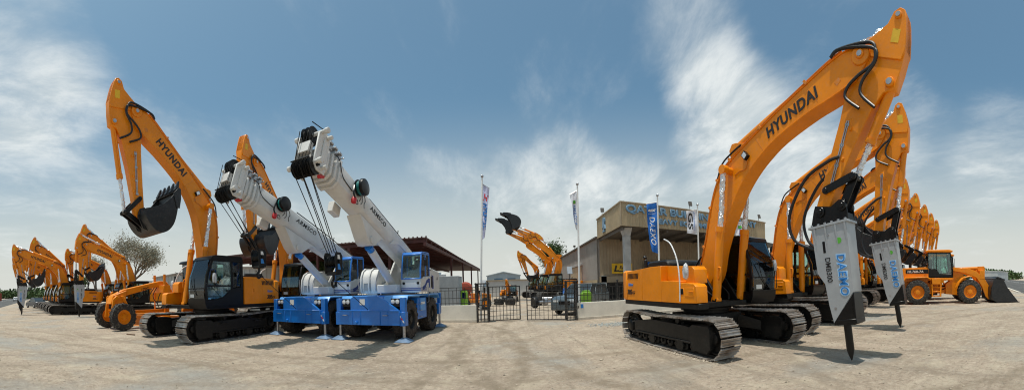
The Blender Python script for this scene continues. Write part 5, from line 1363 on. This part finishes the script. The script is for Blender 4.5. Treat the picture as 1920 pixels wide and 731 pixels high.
car('parked_car', (4.9, 27.5, 0), R(-95), 4.4, 1.8, 1.5, 'flag_blue', 'blue car parked in the yard under the raised excavators', 'car', 'car')
car('parked_car', (-53, 10.6, gz(-53,0)), R(190), 4.5, 1.8, 1.6, 'car_dark', 'dark grey car parked at the roadside beyond the left excavators', 'car', 'car')
car('minibus', (-60.5, 17.5, gz(-60,0)), R(155), 6.5, 2.1, 2.3, 'car_white', 'white minibus with dark windows parked behind the far left excavators', 'minibus', 'van')
car('white_car', (-128, 18.0, -.1), R(168), 4.5, 1.8, 1.5, 'car_white', 'white car driving on the far left road', 'car', 'car')
car('pickup_truck', (113, 27.5, 0), R(165), 5.2, 1.9, 1.9, 'car_white', 'white pickup truck parked by the far right road', 'pickup truck', 'pickup')
car('white_car', (128, 30.5, 0), R(160), 4.8, 1.8, 1.7, 'car_white', 'white car parked left of the far right pickup truck', 'car', 'suv')
car('white_van', (120, 36, 0), R(150), 5.4, 2.0, 2.2, 'car_white', 'white van beyond the wheel loader bucket', 'van', 'van')
car('grey_car', (105, 21.5, 0), R(95), 4.4, 1.8, 1.8, 'car_grey', 'small grey car seen end on at the right roadside', 'car', 'suv')
t = empty('shipping_container', (-122, 9.5, -.1), R(8)); tag(t, 'red container beside the road at the far left edge', 'container')
b = MB(); b.box(-6,6,-1.2,1.2,.2,2.8); b.build('container_body', ['red_metal'], t, .03)
b = MB(); [b.box(x,x+.12,-1.24,1.24,.25,2.75) for x in [-5.8+i*.6 for i in range(20)]]; b.build('rib', ['red_metal'], t)

# ------------------------------------------------------------------ trees
def tree(name, loc, H, rad, leafm, nleaf, label, seed, trunk_r=.22, leaf=.16, sparse=.5, depth=5, base=.25):
    rnd = random.Random(seed); t = empty(name, loc); tag(t, label, 'tree')
    b = MB(); tips = []
    def grow(p, d, L, r, k):
        q = p + d*L; mid = p.lerp(q, .5) + Vector((rnd.uniform(-1,1), rnd.uniform(-1,1), rnd.uniform(-.5,.5)))*L*.09
        b.tube([p, mid, q], [r, r*.85, r*.68], 5 if k < 3 else 3)
        if k >= depth: tips.append(q); return
        if k >= depth-2: tips.append(mid); tips.append(q)
        for i in range(3 if k < 3 else rnd.choice((2,3))):
            a = rnd.uniform(0, 2*math.pi); s = rnd.uniform(.35,.85)
            nd = (d + Vector((math.cos(a)*s, math.sin(a)*s, rnd.uniform(-.15,.35)))).normalized()
            grow(q, nd, L*rnd.uniform(.62,.86), r*.62, k+1)
    grow(Vector((0,0,-.1)), Vector((rnd.uniform(-.1,.1), rnd.uniform(-.1,.1), 1)).normalized(), H*base, trunk_r, 0)
    zs = max(q.z for q in tips); rs = max(math.hypot(q.x, q.y) for q in tips)
    sc = Vector((rad/rs, rad/rs, H/zs)); b.v = [Vector((v.x*sc.x, v.y*sc.y, v.z*sc.z)) for v in b.v]
    b.build('trunk', ['bark'], t)
    c = MB()
    for _ in range(nleaf):
        q = rnd.choice(tips); q = Vector((q.x*sc.x, q.y*sc.y, q.z*sc.z)) + Vector((rnd.gauss(0,1), rnd.gauss(0,1), rnd.gauss(0,.8)))*H*.05*sparse
        a = Vector((rnd.gauss(0,1), rnd.gauss(0,1), rnd.gauss(0,1))).normalized(); u = a.orthogonal().normalized(); w = a.cross(u); s = leaf*rnd.uniform(.5,1.2)
        c.add([q-u*s-w*s*.4, q+u*s-w*s*.4, q+u*s*.6+w*s*.4, q-u*s*.6+w*s*.5], [(0,1,2,3)])
    c.build('crown', [leafm], t)
    return t
tree('bare_tree', (-40.5, 20.0, -.1), 9.4, 4.5, 'twig_leaf', 11000, 'sparse grey-brown tree behind the left row of excavators', 5, .32, .09, 1.1, 6)
tree('bare_tree', (-47, 18.5, -.1), 7.6, 3.4, 'twig_leaf', 3500, 'smaller sparse tree left of the tall bare tree', 11, .25, .09, 1.0, 5)
tree('green_tree', (-75, 25, -.1), 6.2, 2.6, 'green_leaf', 3000, 'green tree behind the far left excavator cabs', 3, .2, .2, 1.2, 4)
tree('green_tree', (6.7, 62, 0), 9.4, 3.0, 'green_leaf', 6500, 'dark green tree showing behind the raised yard excavators', 8, .2, .17, 1.1, 5)
tree('green_tree', (-17.2, 29, 0), 4.6, 2.2, 'green_leaf', 3200, 'green tree behind the left crane cab under the shed roof', 21, .18, .14, 1.2, 4)
tree('green_tree', (53, 20, 0), 5.0, 2.9, 'green_leaf', 4000, 'green tree behind the wheel loader under the hanging buckets', 33, .18, .18, 1.2, 4)
def treeline(pts, h, n, seed):
    rnd = random.Random(seed); b = MB(); 
    for _ in range(n):
        k = rnd.random()*(len(pts)-1); i = int(k); p = Vector(pts[i]).lerp(Vector(pts[i+1]), k-i)
        hh = h*(.55+.45*math.sin(k*9.1+1.3)**2)*(.75+.25*math.sin(k*31)); q = Vector((p.x+rnd.gauss(0,3), p.y+rnd.gauss(0,3), abs(rnd.random())**.7*hh))
        a = Vector((rnd.gauss(0,1), rnd.gauss(0,1), rnd.gauss(0,1))).normalized(); u = a.orthogonal().normalized(); w = a.cross(u); s = .5*rnd.uniform(.5,1.3)
        b.add([q-u*s-w*s, q+u*s-w*s, q+u*s+w*s, q-u*s+w*s], [(0,1,2,3)])
    return kind(b.build('treeline', ['green_leaf']), 'stuff')
treeline([(185,40),(215,36),(240,30)], 6.5, 6500, 2)
treeline([(165,62),(215,72),(260,60)], 4.5, 3500, 4)
treeline([(-260,22),(-230,40),(-190,46),(-160,52)], 7.5, 6500, 6)

# stones and scattered gravel on the lot
rnd = random.Random(12); b = MB()
for i in range(3600):
    a = rnd.uniform(-1.5, 1.5); r = 4.0 + rnd.random()**1.7*22
    x, y = r*math.sin(a), r*math.cos(a)
    if y > 16.5: continue
    s = rnd.uniform(.008, .026) * (1.8 if rnd.random() < .04 else 1); z = gz(x, y)
    c = Vector((x, y, z + s*.3)); ax = [Vector((s*rnd.uniform(.7,1.3),0,0)), Vector((0,s*rnd.uniform(.7,1.3),0)), Vector((0,0,s*rnd.uniform(.45,.8)))]
    v = [c+ax[0], c+ax[1]*.9+ax[0]*.2, c-ax[0], c-ax[1], c+ax[2], c-ax[2]]
    b.add(v, [(0,1,4),(1,2,4),(2,3,4),(3,0,4),(1,0,5),(2,1,5),(3,2,5),(0,3,5)])
def local(cx, cy, h, a, c): return (cx + a*math.cos(R(h)) - c*math.sin(R(h)), cy + a*math.sin(R(h)) + c*math.cos(R(h)))
for cx, cy, h in ((5.31,8.5,-82.9),(-11.24,9.5,-89.9),(9.05,9.65,-76.5)):
    for i in range(520):
        sd_ = rnd.choice((-1.62,-.98,.98,1.62)); a_ = rnd.uniform(-2.5,2.45); c_ = sd_ + rnd.gauss(0,.045)*(1 if abs(sd_) > 1.3 else 1)
        if rnd.random() < .25: a_ = 2.15 + abs(rnd.gauss(0,.12)); c_ = rnd.choice((-1.3,1.3)) + rnd.uniform(-.3,.3)
        x, y = local(cx, cy, h, a_, c_); s = rnd.uniform(.012,.040); c = Vector((x, y, s*.2))
        ax = [Vector((s*rnd.uniform(.7,1.4),0,0)), Vector((0,s*rnd.uniform(.7,1.4),0)), Vector((0,0,s*rnd.uniform(.4,.8)))]
        b.add([c+ax[0], c+ax[1]*.9+ax[0]*.2, c-ax[0], c-ax[1], c+ax[2], c-ax[2]], [(0,1,4),(1,2,4),(2,3,4),(3,0,4),(1,0,5),(2,1,5),(3,2,5),(0,3,5)])
kind(b.build('gravel', ['stone'], ang=80), 'stuff')
b = MB()
for i in range(900):
    x = 5.0 + rnd.gauss(0, .9); y = 14.2 + rnd.gauss(0, .35); s = rnd.uniform(.015,.045); z = abs(rnd.gauss(0,.02))
    c = Vector((x,y,z)); v = [c+Vector((s,0,0)), c+Vector((0,s,0)), c-Vector((s,0,0)), c-Vector((0,s,0)), c+Vector((0,0,s*.8))]
    b.add(v, [(0,1,4),(1,2,4),(2,3,4),(3,0,4)])
kind(b.build('gravel', ['gravel_grey'], ang=80), 'stuff')
b = MB(); b.box(-.25,.25,-.03,.03,0,.05); o = b.build('wood_offcut', ['wood'], None, .004, loc=(-13.6,6.9,0), rz=.3); tag(o, 'short brown wood offcut on the ground beside the grader wheel', 'wood')
# ------------------------------------------------------------------ place the machines
GR = 'excavators parked in a row on the right'; GL = 'excavators parked in rows on the left'; GY = 'excavators raised in the yard'
def ex(pose, loc, h, label, group, **k):
    o = excavator('excavator', loc, h, pose, **k); tag(o, label, 'excavator', group); return o
R1 = ex(dict(pivot=(5.12,6.26), tip=(4.11,3.27), rod=(2.21,.52), tool='breaker', u=(.12,-.993), ts=1.03), (5.31,8.50,0), -82.9, 'largest and nearest orange excavator with silver breaker, front of the right row', GR)
R2 = ex(dict(pivot=(4.29,6.42), tip=(4.15,3.2), rod=(2.3,.58), tool='breaker', u=(.155,-.988)), (9.05,9.65,0), -76.5, 'second orange excavator of the right row, also carrying a silver breaker', GR)
R3 = ex(dict(pivot=(4.15,6.5), tip=(4.0,3.45), rod=(2.85,.5), tool='bucket', u=(-.80,.55)), (13.2,11.4,0), -83, 'third orange excavator of the right row, black bucket just behind the second breaker', GR)
def another(src, loc, h, label):
    o = copy_tree(src); o.location = loc; o.rotation_euler.z = R(h); o['label'] = label; return o
another(R3, (17.0,13.0,0), -79, 'fourth excavator of the right row, boom tip just right of the second breaker arm')
another(R3, (20.5,13.8,0), -78, 'fifth excavator of the right row, bucket hanging above the wheel loader hood')
another(R3, (24.1,14.6,0), -78, 'sixth excavator of the right row, arm tip behind the wheel loader cab')
another(R3, (27.6,15.4,0), -78, 'seventh excavator of the right row, second from the far end')
another(R3, (31.2,16.2,0), -78, 'farthest excavator of the right row, arm tip lowest in the row')
L1 = ex(dict(pivot=(3.43,8.22), tip=(3.32,4.60), rod=(3.02,.46), tool='bucket', u=(-1.18,.84), ts=1.0), (-11.24,9.5,0), -89.9, 'large orange excavator with raised boom and curled black bucket, left of the cranes', GL); L1.scale = (1.034,)*3; R1.scale = (.968,)*3
L2 = ex(dict(pivot=(3.04,7.69), tip=(3.17,4.18), rod=(3.0,.46), tool='bucket', u=(-1.0,.48), ts=.95), (-11.63,15.46,0), -83.1, 'orange excavator half hidden behind the left crane boom', GL); L2.scale = (1.05,)*3
z = -.10
A1 = ex(dict(pivot=(5.06,6.2), tip=(4.66,3.1), rod=(2.22,.53), tool='breaker', u=(.04,-.999)), (-33.3,10.3,z), -98, 'front excavator of the far left row, breaker touching the ground', GL)
A2 = ex(dict(pivot=(2.94,7.19), tip=(3.66,3.6), rod=(2.9,.5), tool='bucket', u=(-.8,.62)), (-37,10.8,z), -98, 'second excavator of the far left row, taller boom with raised black bucket', GL)
another(A1, (-40.7,11.3,z), -98, 'third excavator of the far left row, breaker behind the first breaker')
another(A2, (-44.4,11.8,z), -98, 'fourth excavator of the far left row, track fourth from the front')
another(A1, (-48.1,12.3,z), -98, 'farthest excavator of the far left row, only track and cab edge showing')
ex(dict(pivot=(5.14,6.35), tip=(5.6,3.1), rod=(2.22,.53), tool='breaker', u=(-.01,-1)), (-28.7,15.35,z), -90, 'excavator with silver breaker standing behind the motor grader', GL)
B2 = ex(dict(pivot=(3.7,7.85), tip=(3.96,4.1), rod=(2.9,.5), tool='bucket', u=(-.86,.42)), (-32.5,15.8,z), -90, 'excavator with high boom and black bucket behind the breaker machine near the grader', GL)
ex(dict(pivot=(4.9,6.2), tip=(4.92,3.4), rod=(2.22,.53), tool='breaker', u=(.0,-1)), (-36.2,16.2,z), -90, 'rear excavator of the grader group, lower boom left of the other two', GL)
Y1 = ex(dict(pivot=(2.61,7.25), tip=(5.15,8.7), rod=(2.6,.5), tool='bucket', u=(.55,.84), ts=1.3, bt=1.3), (5.5,41.5,0), 180, 'yard excavator with boom stretched up and bucket highest in the sky', GY)
another(Y1, (4.75,45,0), 180, 'yard excavator with stretched boom just below the highest one')
ex(dict(pivot=(2.1,6.35), tip=(1.46,3.29), rod=(2.5,.5), tool='bucket', u=(-.8,.2)), (3.9,52,0), 180, 'smaller looking yard excavator with its arm hanging straight down', GY)
ys_ = ex(dict(pivot=(2.5,3.6), tip=(1.7,1.2), rod=(2.5,.5), tool='bucket', u=(-.7,-.5)), (-.4,40,0), -96, 'dusty small excavator facing the gate deep in the yard', GY, text_on=False); ys_.scale = (.62,)*3
w1 = wheel_loader((22.4,7.75,0), -62.4); tag(w1, 'orange wheel loader with black bucket lowered, right of the excavators', 'wheel loader', 'wheel loaders')
w2 = copy_tree(w1); w2.location = (26.6,8.9,0); w2.rotation_euler.z = R(-64); w2['label'] = 'second wheel loader behind the first, mostly its cab and roof showing'
tag(motor_grader((-16.4,7.4,0), -90), 'orange motor grader with large front wheels left of the raised-boom excavator', 'motor grader')
c1 = crane((-4.66,13.35,0), -93.5, (4.6,0,2.55)); tag(c1, 'right-hand blue and white mobile crane, nearest the gate', 'mobile crane', 'blue and white mobile cranes')
c2 = crane((-7.69,13.51,0), -95.4, (4.45,-.1,2.95)); tag(c2, 'blue and white mobile crane between the orange excavator and the other crane', 'mobile crane', 'blue and white mobile cranes')

# ------------------------------------------------------------------ sky, sun, camera
SUN_EL, SUN_DIR = 79.5, Vector((-.78, -.60))       # towards the sun
w = bpy.data.worlds.new('World'); S.world = w; w.use_nodes = True
n = w.node_tree.nodes; l = w.node_tree.links; bg = n['Background']
sky = n.new('ShaderNodeTexSky'); sky.sky_type = 'NISHITA'; sky.sun_disc = False; sky.sun_elevation = R(SUN_EL)
az = math.atan2(SUN_DIR.x, SUN_DIR.y); sky.sun_rotation = az
sky.air_density = 1.0; sky.dust_density = 2.5; sky.ozone_density = 1.2; sky.altitude = 10
tc = n.new('ShaderNodeTexCoord'); nrm = n.new('ShaderNodeVectorMath'); nrm.operation = 'NORMALIZE'; l.new(tc.outputs['Generated'], nrm.inputs[0])
sp = n.new('ShaderNodeSeparateXYZ'); l.new(nrm.outputs[0], sp.inputs[0])
def math_(op, a, b_=None, c_=None):
    m = n.new('ShaderNodeMath'); m.operation = op
    for i, v in enumerate((a, b_, c_)):
        if v is None: continue
        if isinstance(v, (int, float)): m.inputs[i].default_value = v
        else: l.new(v, m.inputs[i])
    return m.outputs[0]
def mr(v, a, b_, lo=0, hi=1, smooth=True):
    r = n.new('ShaderNodeMapRange'); r.interpolation_type = 'SMOOTHSTEP' if smooth else 'LINEAR'
    for k, q in (('From Min', a), ('From Max', b_), ('To Min', lo), ('To Max', hi)): r.inputs[k].default_value = q
    l.new(v, r.inputs['Value']); return r.outputs['Result']
zc = math_('ADD', sp.outputs['Z'], .22); px_ = math_('DIVIDE', sp.outputs['X'], zc); py_ = math_('DIVIDE', sp.outputs['Y'], zc)
cb = n.new('ShaderNodeCombineXYZ'); l.new(px_, cb.inputs[0]); l.new(py_, cb.inputs[1])
def noise(sc, det, rough, dist, off):
    mp = n.new('ShaderNodeMapping'); mp.inputs['Location'].default_value = off; mp.inputs['Rotation'].default_value = (0,0,R(38)); mp.inputs['Scale'].default_value = (1.25,.62,1); l.new(cb.outputs[0], mp.inputs['Vector'])
    z = n.new('ShaderNodeTexNoise'); z.inputs['Scale'].default_value = sc; z.inputs['Detail'].default_value = det; z.inputs['Roughness'].default_value = rough; z.inputs['Distortion'].default_value = dist
    l.new(mp.outputs[0], z.inputs['Vector']); return z.outputs['Fac']
f1 = noise(1.3, 14, .62, .10, (3.1, 1.7, 0)); f2 = noise(3.6, 12, .66, .35, (0, 5, 0))
fine = math_('MULTIPLY_ADD', f2, .35, math_('MULTIPLY', f1, .75))
def blob(azd, eld, wdt, amp):
    a, e = R(azd), R(eld); d = (math.sin(a)*math.cos(e), math.cos(a)*math.cos(e), math.sin(e))
    dt = n.new('ShaderNodeVectorMath'); dt.operation = 'DOT_PRODUCT'; l.new(nrm.outputs[0], dt.inputs[0]); dt.inputs[1].default_value = d
    return mr(dt.outputs['Value'], math.cos(R(wdt)), 1.0, 0, amp)
BL = [(-82,33,17,.34),(-80,16,16,.18),(-60,18,15,.14),(-35,12,14,.08),(31,35,10,.26),(35,26,11,.24),(42,20,15,.26),(54,17,14,.20),(65,25,9,.20),(82,20,12,.24),(-12,18,7,.14),(-2,16,9,.20),(9,17,9,.24),(19,15,9,.22),(27,11,12,.14),(4,9,14,.10),(70,8,18,.08)]
acc = None
for q in BL:
    v = blob(*q); acc = v if acc is None else math_('ADD', acc, v)
dens = math_('ADD', fine, acc)
cl = mr(dens, .57, 1.08)
low = mr(sp.outputs['Z'], .0, .50, 1, 0)            # thin veil and dust low down
cl = math_('MULTIPLY', cl, .92)
mixc = n.new('ShaderNodeMix'); mixc.data_type = 'RGBA'; l.new(cl, mixc.inputs['Factor']); 
tint = n.new('ShaderNodeMix'); tint.data_type = 'RGBA'; tint.blend_type = 'MULTIPLY'; tint.inputs['Factor'].default_value = 1; tint.inputs['B'].default_value = (.80, 1.08, 1.02, 1)
l.new(sky.outputs[0], tint.inputs['A'])
hz = n.new('ShaderNodeMix'); hz.data_type = 'RGBA'; l.new(low, hz.inputs['Factor']); l.new(tint.outputs['Result'], hz.inputs['A']); hz.inputs['B'].default_value = (6.0, 6.15, 5.75, 1)
l.new(hz.outputs['Result'], mixc.inputs['A'])
shade = n.new('ShaderNodeMix'); shade.data_type = 'RGBA'; l.new(mr(f2, .35, .65), shade.inputs['Factor']); shade.inputs['A'].default_value = (5.2, 5.8, 6.0, 1); shade.inputs['B'].default_value = (7.6, 7.9, 7.8, 1)
l.new(shade.outputs['Result'], mixc.inputs['B'])
l.new(mixc.outputs['Result'], bg.inputs['Color']); bg.inputs['Strength'].default_value = .115
sd = bpy.data.lights.new('sun', 'SUN'); sd.energy = 3.6; sd.angle = R(.6); sd.color = (1.0, .95, .86)
so = bpy.data.objects.new('sun', sd); COL.objects.link(so)
d = Vector((SUN_DIR.x, SUN_DIR.y, 0)).normalized()*math.cos(R(SUN_EL)) + Vector((0,0,math.sin(R(SUN_EL))))
so.rotation_euler = d.to_track_quat('Z', 'Y').to_euler(); so.location = (0,0,60)

F = 650.0; RHO = R(1.6); CY = 537.0
cd = bpy.data.cameras.new('camera'); co = bpy.data.objects.new('camera', cd); COL.objects.link(co); S.camera = co
co.location = (0,0,1.75)
co.rotation_euler = (Matrix.Rotation(RHO, 3, 'Y') @ Matrix.Rotation(R(90), 3, 'X')).to_euler()
cd.type = 'PANO'; cd.panorama_type = 'CENTRAL_CYLINDRICAL'
cd.central_cylindrical_range_u_min = -960/F; cd.central_cylindrical_range_u_max = 960/F
cd.central_cylindrical_range_v_min = -(731-CY)/F; cd.central_cylindrical_range_v_max = CY/F
cd.central_cylindrical_radius = 1.0
cd.clip_start = .05; cd.clip_end = 8000
S.view_settings.view_transform = 'Standard'; S.view_settings.look = 'None'; S.view_settings.exposure = 0; S.view_settings.gamma = 1
try: S.view_settings.use_curve_mapping = False
except Exception: pass
S.render.engine = 'CYCLES'
S.cycles.max_bounces = 8; S.cycles.transparent_max_bounces = 24; S.cycles.use_denoising = True; S.cycles.filter_width = 1.1
S.cycles.sample_clamp_indirect = 6
